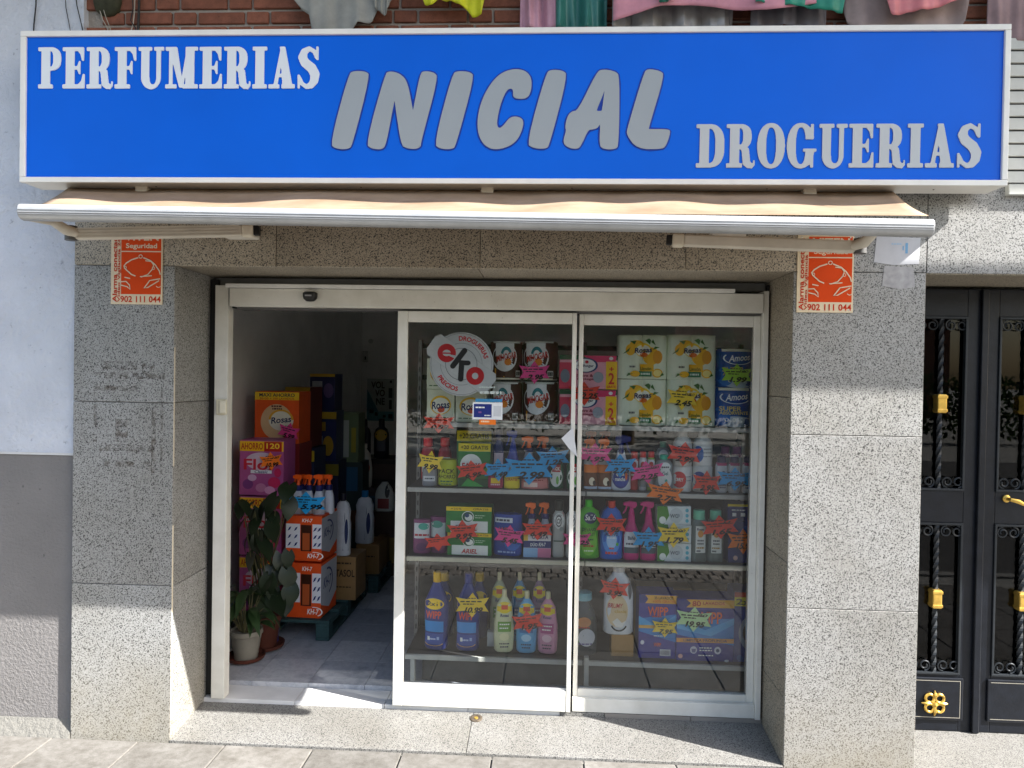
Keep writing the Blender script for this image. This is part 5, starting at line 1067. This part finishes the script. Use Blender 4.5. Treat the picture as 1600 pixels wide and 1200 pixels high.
star((937, 902, 983, 937), 'r', '3.95', .60, 'on the white jug', None, 8); star((1019, 965, 1059, 996), 'y', '7.95', .60, 'on the smaller powder carton'); star((1056, 948, 1113, 987), 'l', '19.95', .595, 'on the large powder carton', '80', 5)

# ---- stickers on the glass
c = at(721, 569, .353); s_ = (at(771, 569, .353).x-c.x)
ek = thing('round_window_sticker', 'round white raised sign reading eko droguerias precios on the glass', 'sign', (c.x, .3565, c.z))
WS = flat('#d9d9d6', .3, 0, .06, 20); RDc = '#d3232b'
MB().lathe([(s_, 0), (s_*1.0, .006), (s_*.97, .009), (0, .009)], WS, 48).build('disc', ek, (0, 0, 0), (R(90), 0, 0), smooth=True)
an = R(-35); bl, bh_ = s_*1.17, s_*.385
ca, sa = math.cos(an), math.sin(an)
rr_ = [(-bl, -bh_*.6), (-bl*.9, -bh_), (bl*.9, -bh_), (bl, -bh_*.6), (bl, bh_*.6), (bl*.9, bh_), (-bl*.9, bh_), (-bl, bh_*.6)]
MB().prism([(x*ca-z*sa, x*sa+z*ca) for x, z in rr_], -.0125, -.0095, WS).build('banner', ek, bev=.002)
U = s_
it = [('o', 0, 0, .50, .50, .014, '#6a6a6a'),
      ('e', -.46, .34, .29, .29, RDc), ('e', -.46, .34, .13, .10, '#d9d9d6'), ('r', -.60, .315, -.30, .355, RDc), ('p', [(-.40, .30), (-.14, .26), (-.22, .18), (-.40, .26)], '#d9d9d6'),
      ('e', .44, -.36, .28, .28, RDc), ('e', .44, -.36, .10, .10, '#d9d9d6'),
      ('l', [(.10, .42), (-.26, -.06)], .17, '#101010'), ('l', [(-.0, .04), (.22, .04)], .15, '#101010'), ('l', [(.02, .12), (-.01, -.46)], .17, '#101010'), ('e', .10, .42, .085, .085, '#101010'), ('e', -.26, -.06, .085, .085, '#101010'), ('e', -.01, -.46, .085, .085, '#101010'), ('e', .22, .04, .075, .075, '#101010')]
art(MB(), it, U, U, y0=-.0127, eps=.00025).build('banner_print', ek)
art(MB(), [('t', 'DROGUERIAS', 0, 0, 1.16, .15, RDc, {'B': .035, 'arc': (U*.80, R(55))}), ('o', 0, 0, .66, .66, .012, '#9a9a98'), ('o', 0, 0, .96, .96, .012, '#9a9a98')], U, U, y0=-.0094, eps=.0002).build('rim_print', ek)
V, Fs_, _q = glyphs('PRECIOS', .035); P_ = []
for a, b in V:      # reads left to right along the lower left rim
    th = R(236)+a*.95; r_ = U*.78-b*.15*U; P_.append((r_*math.cos(th), -.0097, r_*math.sin(th)))
mb = MB(); mb.add(P_, Fs_, flat(RDc, .4)); mb.build('rim_print', ek)
a = at(738.5, 655, .352); b = at(785.5, 629, .352)
st = thing('notice_sticker', 'small white and navy notice sticker on the door glass', 'sticker', ((a.x+b.x)/2, .3415, a.z)); W, H = b.x-a.x, b.z-a.z
MB().box(-W/2, W/2, -.0006, 0, 0, H, flat('#e4e6ea', .4)).build('film', st)
art(MB(), [('r', -.46, .12, .14, .90, '#22307a'), ('r', .2, .2, .46, .8, '#c9ccd2')]+scrib(-.4, .70, -.1, .08, W_)+scrib(-.1, .24, .1, .06, W_)+scrib(-.30, .42, -.2, .1, '#8a5a9a'), W, H, y0=-.0007, eps=.0001).build('printed_face', st)
st2 = thing('clear_sticker', 'pale strip sticker with blue edge above the notice sticker', 'sticker', ((a.x+b.x)/2+.006, .3415, b.z+.002))
MB().box(-W*.45, W*.45, -.0005, 0, 0, H*.18, flat('#3f86b4', .4)).build('blue_edge', st2)
art(MB(), scrib(-.3, .55, .42, .16, '#b9c2c0')+scrib(-.36, .85, .2, .1, '#a9b4b0'), W, H, y0=0, eps=.0001).build('printed_line', st2)
pt_ = thing('white_piece', 'small white four-cornered piece on the window mullion', 'tag', (0, .3215, 0))  # thin pale four-cornered piece set just before the mullion
q_ = [at(x, y, .3215) for x, y in ((877, 685), (895, 668), (902, 714), (889, 701))]; MB().prism([(v.x, v.z) for v in q_], -.0012, 0, flat((.62, .63, .66), .6)).build('sheet', pt_)
a = at(749, 663, .352); b = at(775, 655.5, .352)
st3 = thing('orange_sticker', 'tiny orange alarm sticker on the door glass', 'sticker', ((a.x+b.x)/2, .3415, a.z)); W, H = b.x-a.x, b.z-a.z
MB().box(-W/2, W/2, -.0006, 0, 0, H, flat('#ee7a22', .5)).build('film', st3); art(MB(), scrib(-.4, .6, .1, .3, '#f6dcc0'), W, H, y0=-.0007, eps=.0001).build('printed_face', st3)

# ================================================================== inside the shop, seen through the open doorway
WOODG = flat((.035, .075, .075), .8, 0, .3, 12, bmp=.2)
def pallet(x0, y0, label, w_=.78, l_=1.1):
    t = thing('pallet', label, 'pallet', (x0, y0, 0), group='painted pallets on the shop floor')
    for i in range(5): 
        y = i*(l_-.1)/4; MB().box(0, w_, y, y+.1, .115, .135, WOODG).build('deck_board', t, bev=.003)
    for x in (0, w_/2-.045, w_-.09):
        MB().box(x, x+.09, 0, l_, .094, .1145, WOODG).build('stringer', t, bev=.003)
        for y in (0, l_/2-.05, l_-.1): MB().box(x, x+.09, y, y+.1, .02, .0935, WOODG).build('block', t, bev=.004)
        MB().box(x, x+.09, 0, l_, 0.0, .0195, WOODG).build('runner', t, bev=.003)
    return t
pallet(-2.29, 1.16, 'dark green pallet under the orange cartons', .87, 1.0); pallet(-2.29, 2.22, 'dark green pallet under the brown cartons further in', .95, 1.0)
PZ = .136
OR = '#e0501a'
def kh7(px, Y, label, zb):
    x, z, W, H = PX(*px, Y, zb)
    t = thing('spray_carton', label, 'carton', (x, Y, z), (0, 0, R(-3)), 'orange cartons on the pallet')
    D_ = .30
    MB().box(-W/2, W/2, 0, D_, 0, H, flat(OR, .5)).build('box', t, bev=.003)
    it = [('R', [(-.5, .28, -.10, .82), (.24, .28, .5, .82)], '#e4e2e6'), ('r', -.08, .22, .22, .80, '#3a1c10'), ('r', -.03, .24, .17, .62, '#b0542a'), ('t', 'KH-7', .28, .12, .34, .10, '#f2ece6', {'s': .2, 'b': .05}), ('o', .30, .12, .26, .09, .04, '#f2ece6', (-60, 100)), ('t', 'KH-7', .1, .90, .30, .08, '#f2ece6', {'s': .2})]
    for a in (-.40, -.22, .32, .44):
        for b in (.35, .52, .69): it.append(('p', [(a-.05, b-.03), (a+.0, b+.05), (a+.06, b+.07), (a+.02, b+.0)], '#28356e'))
    art(MB(), it, W, H).build('printed_front', t)
    # print on the right-hand side
    mb = art(MB(), [('p', [(-.5, .25), (.0, .1), (.5, .3), (.5, .95), (-.5, .95)], '#b9bcc4'), ('t', 'KH-7', -.1, .6, .5, .2, '#28356e', {'s': .2}), ('o', -.1, .6, .34, .26, .05, '#28356e', (-70, 100))], D_, H)
    mb.build('printed_side', t, (W/2, D_/2, 0), (0, 0, R(90)))
    return t
zk = at(478, 876, 1.2).z
kh7((447, 880, 502, 951), 1.20, 'orange spray carton, lower one on the pallet', PZ)
kh7((446, 806, 503, 878), 1.19, 'orange spray carton, upper one filled with orange capped sprays', zk)
zt = at(475, 806, 1.19).z
for i, (x0, x1, dy) in enumerate(((455, 473, 0), (473, 489, .02), (487, 506, 0), (503, 521, .08), (464, 482, .12), (494, 512, .14))):
    bottle((x0, 742, x1, 800), 1.24+dy, [(0, .9), (.05, .95), (.45, .85), (.62, .5), (.7, .45)], '#c9ccd6', None, 'grey spray with orange head in the upper carton, number %s across' % ('one', 'two', 'three', 'four', 'five behind', 'six behind')[i], 'bottle', 'sprays in the orange carton', zt-.01, .8, cap=[(.6, .74, .6, '#26285e')], head=('#ee5a14', 1, .72))
star((446, 768, 510, 804), 'b', '5.99', 1.14, 'on the orange carton in the doorway', None, 0, (.08, -.16))
def soapbox(px, Y, label, zb):
    carton(px, Y, .22, '#a8508a', [('r', -.5, .80, .5, .98, '#e6b41e'), ('t', 'AHORRO', -.22, .89, .5, .12, '#b02a1e', {'b': .04}), ('r', .06, .80, .46, .975, '#b0281e'), ('t', '120', .26, .90, .3, .10, '#f0c83c', {'b': .05}), ('e', .0, .62, .36, .16, '#c9b4c8'), ('t', 'Flor', -.02, .56, .76, .20, '#c2283c', {'b': .06}), ('r', -.24, .40, .24, .46, '#dcdce4'), ('t', 'Classic', 0, .43, .3, .05, '#2a2a6a', {'s': .2}), ('e', -.3, .2, .12, .09, '#7a3a7a'), ('e', .0, .14, .12, .08, '#c27aa4'), ('e', .3, .24, .14, .1, '#c02a5a'), ('e', .2, .1, .12, .07, '#d694bc'), ('e', -.2, .32, .1, .06, '#cfa2c8'), ('e', .38, .42, .08, .08, '#c02a5a')], label, 'carton', 'pink washing powder cartons', zb, name='washing_powder_carton')
zs_ = [PZ]+[at(408, y, 1.28).z for y in (868, 774)]
soapbox((374, 870, 436, 960), 1.30, 'pink washing powder carton, bottom one behind the plants', PZ)
soapbox((374, 776, 440, 868), 1.29, 'pink washing powder carton, middle one behind the big leaf', zs_[1])
soapbox((374, 688, 443, 774), 1.28, 'pink washing powder carton, top one with an orange price card', zs_[2])
star((406, 706, 441, 735), 'o', '10.99', 1.25, 'on the pink powder carton', '120', -8)
carton((398, 612, 467, 692), 1.62, .26, '#e0561e', [('r', -.5, .84, .5, .99, '#e8c02a'), ('t', 'MAXI AHORRO', 0, .935, .80, .07, '#1c1c3a', {'b': .05}), ('t', '50+50 = 100 LAVADOS', 0, .868, .78, .04, '#c2541c', {'b': .04}), ('e', .0, .42, .36, .34, '#d9b48a'), ('e', .1, .45, .28, .20, '#e6e2d2'), ('o', .1, .46, .28, .2, .05, '#e0a83a', (0, 180)), ('t', 'Rosas', .1, .46, .46, .12, '#1c2a56', {'s': .15, 'rot': 6})]+scrib(-.12, .72, .12, .03, '#5a2a2a')+scrib(-.1, .67, .12, .03, '#5a2a2a'), 'orange washing powder carton reading MAXI AHORRO', 'carton', 'dim goods along the side wall', at(432, 693, 1.62).z)
star((434, 660, 468, 690), 'p', '5.99', 1.58, 'on the orange powder carton', None, 12)
def under(px, Y, c, arts, label, zb, dep=.3, cat='carton'): return carton(px, Y, dep, c, arts, label, cat, 'dim goods along the side wall', zb)
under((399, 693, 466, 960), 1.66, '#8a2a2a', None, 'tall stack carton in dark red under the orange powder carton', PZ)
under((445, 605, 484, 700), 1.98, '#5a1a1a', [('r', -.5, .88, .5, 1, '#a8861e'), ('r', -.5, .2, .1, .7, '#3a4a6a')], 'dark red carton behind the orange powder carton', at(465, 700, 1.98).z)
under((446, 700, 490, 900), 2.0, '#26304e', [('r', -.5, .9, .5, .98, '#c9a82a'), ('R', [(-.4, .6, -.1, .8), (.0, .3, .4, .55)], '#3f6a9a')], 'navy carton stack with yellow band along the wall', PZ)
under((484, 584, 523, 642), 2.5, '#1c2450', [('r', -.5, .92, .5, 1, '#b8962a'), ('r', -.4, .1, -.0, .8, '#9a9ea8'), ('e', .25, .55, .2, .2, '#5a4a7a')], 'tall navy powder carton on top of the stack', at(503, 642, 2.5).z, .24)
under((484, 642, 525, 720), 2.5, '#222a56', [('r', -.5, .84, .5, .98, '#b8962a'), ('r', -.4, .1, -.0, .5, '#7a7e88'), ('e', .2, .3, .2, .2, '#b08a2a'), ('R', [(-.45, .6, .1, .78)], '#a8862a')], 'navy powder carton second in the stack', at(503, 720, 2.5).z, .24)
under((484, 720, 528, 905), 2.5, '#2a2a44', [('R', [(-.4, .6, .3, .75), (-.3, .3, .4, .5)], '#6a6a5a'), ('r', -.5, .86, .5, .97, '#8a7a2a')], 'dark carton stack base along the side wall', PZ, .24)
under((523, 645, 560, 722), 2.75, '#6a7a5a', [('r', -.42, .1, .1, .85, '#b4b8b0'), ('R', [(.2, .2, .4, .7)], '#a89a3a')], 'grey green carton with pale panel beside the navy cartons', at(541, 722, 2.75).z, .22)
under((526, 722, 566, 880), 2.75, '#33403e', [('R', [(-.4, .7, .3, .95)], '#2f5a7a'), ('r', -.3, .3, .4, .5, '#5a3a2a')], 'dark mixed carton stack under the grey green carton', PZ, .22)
for i, (x0, x1) in enumerate(((560, 578), (583, 606))):
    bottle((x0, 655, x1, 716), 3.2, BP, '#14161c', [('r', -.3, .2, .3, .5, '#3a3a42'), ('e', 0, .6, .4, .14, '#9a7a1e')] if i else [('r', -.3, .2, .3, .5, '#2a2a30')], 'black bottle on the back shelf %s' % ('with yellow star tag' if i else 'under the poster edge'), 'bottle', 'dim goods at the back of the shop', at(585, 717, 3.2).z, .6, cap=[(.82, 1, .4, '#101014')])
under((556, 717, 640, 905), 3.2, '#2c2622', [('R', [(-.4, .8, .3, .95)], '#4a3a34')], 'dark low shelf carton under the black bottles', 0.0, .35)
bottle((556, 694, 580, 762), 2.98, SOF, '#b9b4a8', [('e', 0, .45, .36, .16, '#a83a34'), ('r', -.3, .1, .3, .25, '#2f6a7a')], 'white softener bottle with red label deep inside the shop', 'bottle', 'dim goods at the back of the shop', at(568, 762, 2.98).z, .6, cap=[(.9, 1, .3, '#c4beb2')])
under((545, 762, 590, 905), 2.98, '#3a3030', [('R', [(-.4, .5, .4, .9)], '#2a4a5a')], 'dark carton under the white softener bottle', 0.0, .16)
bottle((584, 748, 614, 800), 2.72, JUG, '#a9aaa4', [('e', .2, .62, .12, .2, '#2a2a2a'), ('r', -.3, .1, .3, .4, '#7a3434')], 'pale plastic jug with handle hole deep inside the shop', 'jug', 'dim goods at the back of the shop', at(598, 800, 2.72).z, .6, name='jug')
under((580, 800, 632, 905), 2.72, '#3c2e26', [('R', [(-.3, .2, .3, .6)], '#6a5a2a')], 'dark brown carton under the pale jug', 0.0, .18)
SQ = [(0, .9), (.03, 1), (.5, 1), (.6, .9), (.72, .96), (.84, .7), (.88, .36), (.9, .34)]
for i, (px, Y, zb) in enumerate((((521, 772, 546, 870), 1.62, None), ((553, 768, 582, 851), 2.30, None))):
    x, z, W, H = PX(*px, Y)
    bottle(px, Y, SQ, '#c9ccd2', [('p', [(.1, .1), (.42, .1), (.42, .8), (.2, .7)], '#28406a'), ('e', .3, .4, .1, .2, '#1a2a5a')], 'large white cleaner bottle with %s cap on a brown carton' % ('dark' if i == 0 else 'blue'), 'bottle', 'white bottles on brown cartons', None, .7, cap=[(.88, 1, .36, '#1f1f30' if i == 0 else '#1f6a9a')])
z1_ = at(533, 870, 1.62).z; z2_ = at(568, 851, 2.3).z
t = carton((518, 870, 556, 935), 1.60, .26, '#8a6a42', [('t', 'TASOL', .05, .62, .8, .17, '#2a1c10', {'b': .05})]+scrib(-.3, .85, .3, .04, '#3a2a1a')+scrib(-.3, .3, .3, .03, '#3a2a1a'), 'brown cardboard carton reading TASOL under the white bottle', 'carton', 'brown cartons by the doorway', PZ)
carton((556, 851, 592, 930), 2.28, .30, '#84643c', scrib(-.3, .6, .3, .05, '#3a2a1a'), 'brown cardboard carton under the blue capped bottle', 'carton', 'brown cartons by the doorway', PZ)
carton((589, 838, 604, 915), 2.62, .30, '#6e5334', None, 'brown cardboard carton furthest inside the shop', 'carton', 'brown cartons by the doorway', PZ)
# poster and fittings on the back wall
a = at(573, 657, 5.295); b = at(616, 592, 5.295); W, H = b.x-a.x, b.z-a.z
po = thing('poster', 'pale poster reading VOLVONE on the back wall', 'poster', ((a.x+b.x)/2, 5.299, a.z))
MB().box(-W/2, W/2, -.003, 0, 0, H, flat('#b9c2c0', .7)).build('sheet', po)
art(MB(), [('p', [(-.5, .75), (.1, 0), (-.5, 0)], '#4a8a9a'), ('r', -.5, 0, .5, .22, '#6aa4b0'), ('t', 'VOL', -.1, .85, .5, .16, '#20242a', {'b': .04}), ('t', 'VO', -.02, .66, .36, .16, '#3a2a2a', {'b': .04}), ('t', 'NE', .0, .46, .32, .16, '#20242a', {'b': .04}), ('R', [(.30, .55, .44, .78), (.32, .28, .42, .5), (.34, .9, .42, .96)], '#3a4448'), ('R', [(-.4, .18, -.25, .26), (-.2, .12, -.1, .2), (.1, .08, .2, .14), (.3, .06, .45, .16)], '#1c2a30')], W, H, y0=-.0031, eps=.0002).build('printed_face', po)
q = at(579, 533, 5.28); MB_ = thing('wall_button', 'small round white fitting on the back wall', 'fitting', (q.x, 5.298, q.z)); MB().lathe([(.03, 0), (.03, .012), (.02, .02), (0, .021)], flat('#c9c9c4', .5), 16).build('cover', MB_, (0, 0, 0), (R(90), 0, 0), smooth=True)
q = at(571, 557, 5.28); MB_ = thing('wall_phone', 'small white intercom box on the back wall', 'intercom', (q.x, 5.298, q.z)); MB().box(-.035, .035, -.03, 0, -.07, .07, flat('#b9b9b4', .5)).build('body', MB_, bev=.006); MB().box(-.006, .012, -.034, -.0301, -.04, .0, DARK).build('handset_slot', MB_)

# ---- potted plants in the doorway
LEAF = leafm((.016, .030, .010), 'begonia_leaf', .15); LEAF2 = leafm((.028, .06, .018), 'lily_leaf', .2); STEM = flat((.10, .09, .04), .6)
def leafmesh(name, L, w_, m, heart=.25, cup=.18, n=9):
    V = []; Fs = []
    for i in range(n+1):
        t = i/n; wd = w_*math.sin(math.pi*min(1, (t*.93+.07))**.8)*(1-.25*t)+.0005
        x = L*t-(heart*L*(1-t)**4); V += [(-wd, x, -cup*wd*0+abs(wd)*cup-.35*L*t*t), (0, L*t, -.35*L*t*t-.0), (wd, x, abs(wd)*cup-.35*L*t*t)]
    for i in range(n): 
        for k in range(2): a = i*3+k; Fs.append((a, a+1, a+4, a+3))
    mb = MB(); mb.add(V, Fs, m); me = mb.mesh(name); me.polygons.foreach_set('use_smooth', [True]*len(me.polygons)); return me
BL = leafmesh('leaf', .13, .062, LEAF); LL = leafmesh('leaf', .20, .032, LEAF2, 0, .3)
def pot(t, r, h, m, saucer=None):
    MB().lathe([(r*.72, .012), (r*.95, h*.8), (r, h*.84), (r*1.04, h*.86), (r*1.04, h), (r*.93, h), (r*.9, h*.93), (0, h*.92)], m, 24).build('pot', t, smooth=True)
    if saucer: MB().lathe([(r*.85, 0), (r*1.15, .01), (r*1.22, .032), (r*1.16, .032), (r*1.08, .012), (0, .0115)], saucer, 24).build('saucer', t, smooth=True)
TERRA = flat((.085, .024, .014), .7, 0, .2, 12); CERAM = flat((.24, .22, .18), .45, 0, .15, 8)
pl1 = thing('begonia_plant', 'tall leafy begonia in a brown pot standing in the doorway', 'plant', (-1.80, 1.02, 0)); pot(pl1, .105, .22, TERRA, TERRA)
rnd = random.Random(3)
def grow(t, base_, tip, me, yaw, pitch, s, r0=.006):
    b = Vector(base_); p_ = Vector(tip); mid = (b+p_)/2+Vector((0, 0, .04))
    MB().tube([b, mid, p_], [r0, r0*.8, r0*.5], STEM, 6).build('stem', t, smooth=True)
    o = link('leaf', me, t, tip, (R(pitch), R(rnd.uniform(-15, 15)), R(yaw))); o.scale = (s, s, s); return o
def wpt(px, py, Y, t): p_ = at(px, py, Y); return (p_.x-t.location.x, p_.y-t.location.y, p_.z-t.location.z)
for px, py, Y, yaw, pit, s in ((452, 772, .98, 185, -30, 1.05), (432, 790, .95, 150, -50, 1.1), (452, 795, 1.0, 215, -62, 1.0), (415, 800, .98, 130, -60, 1.0), (398, 812, .95, 120, -66, .95), (425, 830, .92, 175, -70, 1.0), (405, 845, .95, 150, -70, 1.0), (388, 850, 1.0, 110, -65, .9), (440, 880, .95, 205, -72, 1.1), (448, 905, .92, 200, -75, 1.0), (455, 930, .93, 190, -70, 1.0), (434, 945, .93, 170, -75, 1.05), (395, 880, .95, 140, -66, .9), (420, 915, .92, 185, -78, 1.0), (383, 825, 1.02, 100, -50, .8)):
    grow(pl1, (rnd.uniform(-.04, .04), rnd.uniform(-.04, .04), .2), wpt(px, py-14, Y, pl1), BL, yaw, pit, s)
for i in range(26):
    px, py = rnd.uniform(378, 452), rnd.uniform(775, 950)
    if px > 440 and py < 800: continue
    grow(pl1, (rnd.uniform(-.04, .04), rnd.uniform(-.04, .04), .2), wpt(px, py, rnd.uniform(.9, 1.08), pl1), BL, rnd.uniform(95, 255), rnd.uniform(-80, -35), rnd.uniform(.7, 1.05), .004)
pl2 = thing('lily_plant', 'low green leafy plant in a pale ceramic pot behind the door jamb', 'plant', (-1.835, .82, 0)); pot(pl2, .095, .19, CERAM, TERRA)
for i in range(34):
    a = rnd.uniform(0, 6.28); r_ = rnd.uniform(.05, .16); z = rnd.uniform(.24, .44)
    grow(pl2, (.03*math.cos(a), .03*math.sin(a), .17), (r_*math.cos(a), r_*math.sin(a)*.8, z), LL, math.degrees(a)-90, rnd.uniform(-45, 25), rnd.uniform(.75, 1.2), .003)
pl3 = thing('blue_bucket', 'small blue plastic pot on the floor under the pallet edge', 'pot', (-1.78, 1.10, 0)); MB().lathe([(.035, 0), (.045, .085), (.048, .09), (.042, .09), (.04, .01), (0, .01)], flat((.03, .05, .22), .4), 18).build('tub', pl3, smooth=True)

# ================================================================== across the street (only mirrored in the glass)
TL = leafm((.05, .085, .025), 'tree_leaf', .35); BARK = flat((.12, .09, .06), .9, 0, .3, 20, bmp=.5)
def tree(x, y, h, rad, seedv, label):
    r_ = random.Random(seedv); t = thing('street_tree', label, 'tree', (x, y, GZ-.12), group='street trees across the road')
    tr = MB(); tr.tube([(0, 0, 0), (.05, .03, h*.2), (-.03, .05, h*.42), (0, 0, h*.62)], [.2, .16, .13, .08], BARK, 10)
    for i in range(7):
        a = i*.9+r_.uniform(-.3, .3); tr.tube([(0, .03, h*(.34+.03*i)), (rad*.4*math.cos(a), rad*.4*math.sin(a), h*(.48+.03*i)), (rad*.8*math.cos(a), rad*.8*math.sin(a), h*(.56+.04*i))], [.07, .05, .02], BARK, 6)
    tr.build('trunk', t, smooth=True)
    V = []; Fs = []; cl = [(r_.gauss(0, rad*.5), r_.gauss(0, rad*.5), h*(.66+r_.gauss(0, .15)), r_.uniform(.45, .8)) for _ in range(34)]
    for k in range(6500):
        cx, cy, cz, cr_ = cl[k % len(cl)]; v = Vector((r_.gauss(0, 1), r_.gauss(0, 1), r_.gauss(0, .8))).normalized()*cr_*r_.uniform(.5, 1)**.5
        p_ = Vector((cx, cy, cz))+v; a = Vector((r_.uniform(-1, 1), r_.uniform(-1, 1), r_.uniform(-1, 1))).normalized(); b = a.orthogonal().normalized(); s = r_.uniform(.06, .11)
        o = len(V); V += [p_-a*s, p_+b*s*.5, p_+a*s, p_-b*s*.5]; Fs.append((o, o+1, o+2, o+3))
    mb = MB(); mb.add(V, Fs, TL); mb.build('crown', t)
for i, (x, y, h) in enumerate(((-7.5, -17.2, 5.4), (-2.6, -17.8, 5.0), (2.4, -17.0, 5.6), (7.8, -17.4, 5.2))):
    tree(x, y, h, 1.9, 20+i, 'leafy street tree across the road, %s of the row' % ('first', 'second', 'third', 'fourth')[i])
hg = MB(); V = []; Fs = []; r_ = random.Random(5)
for k in range(9000):
    p_ = Vector((r_.uniform(-16, 16), -19.6+r_.gauss(0, .28), GZ+r_.uniform(0, 1.9)+r_.uniform(0, .3))); a = Vector((r_.uniform(-1, 1), r_.uniform(-1, 1), r_.uniform(-1, 1))).normalized(); b = a.orthogonal().normalized(); s = r_.uniform(.07, .13)
    o = len(V); V += [p_-a*s, p_+b*s*.55, p_+a*s, p_-b*s*.55]; Fs.append((o, o+1, o+2, o+3))
hg.add(V, Fs, TL); tag(hg.build('hedge'), 'long dark green hedge across the road', 'hedge')
ob = thing('opposite_building', 'brick block of flats across the street', 'building', (0, -36, GZ-.12))
MB().box(-22, 22, -8, 0, 0, 9, flat((.24, .12, .08), .9, 0, .2, 3)).build('wall', ob)
wm_ = MB().box(-.6, .6, 0, .03, 0, 1.4, flat((.03, .035, .04), .15)).mesh('window')
sm_ = MB().box(-.7, .7, 0, .12, -.08, 0, flat((.5, .5, .48), .8)).mesh('sill')
for fl_ in range(3):
    for k in range(-6, 7):
        o = link('window', wm_, ob, (k*3.2, .0, 1.2+2.9*fl_)); link('sill', sm_, o)
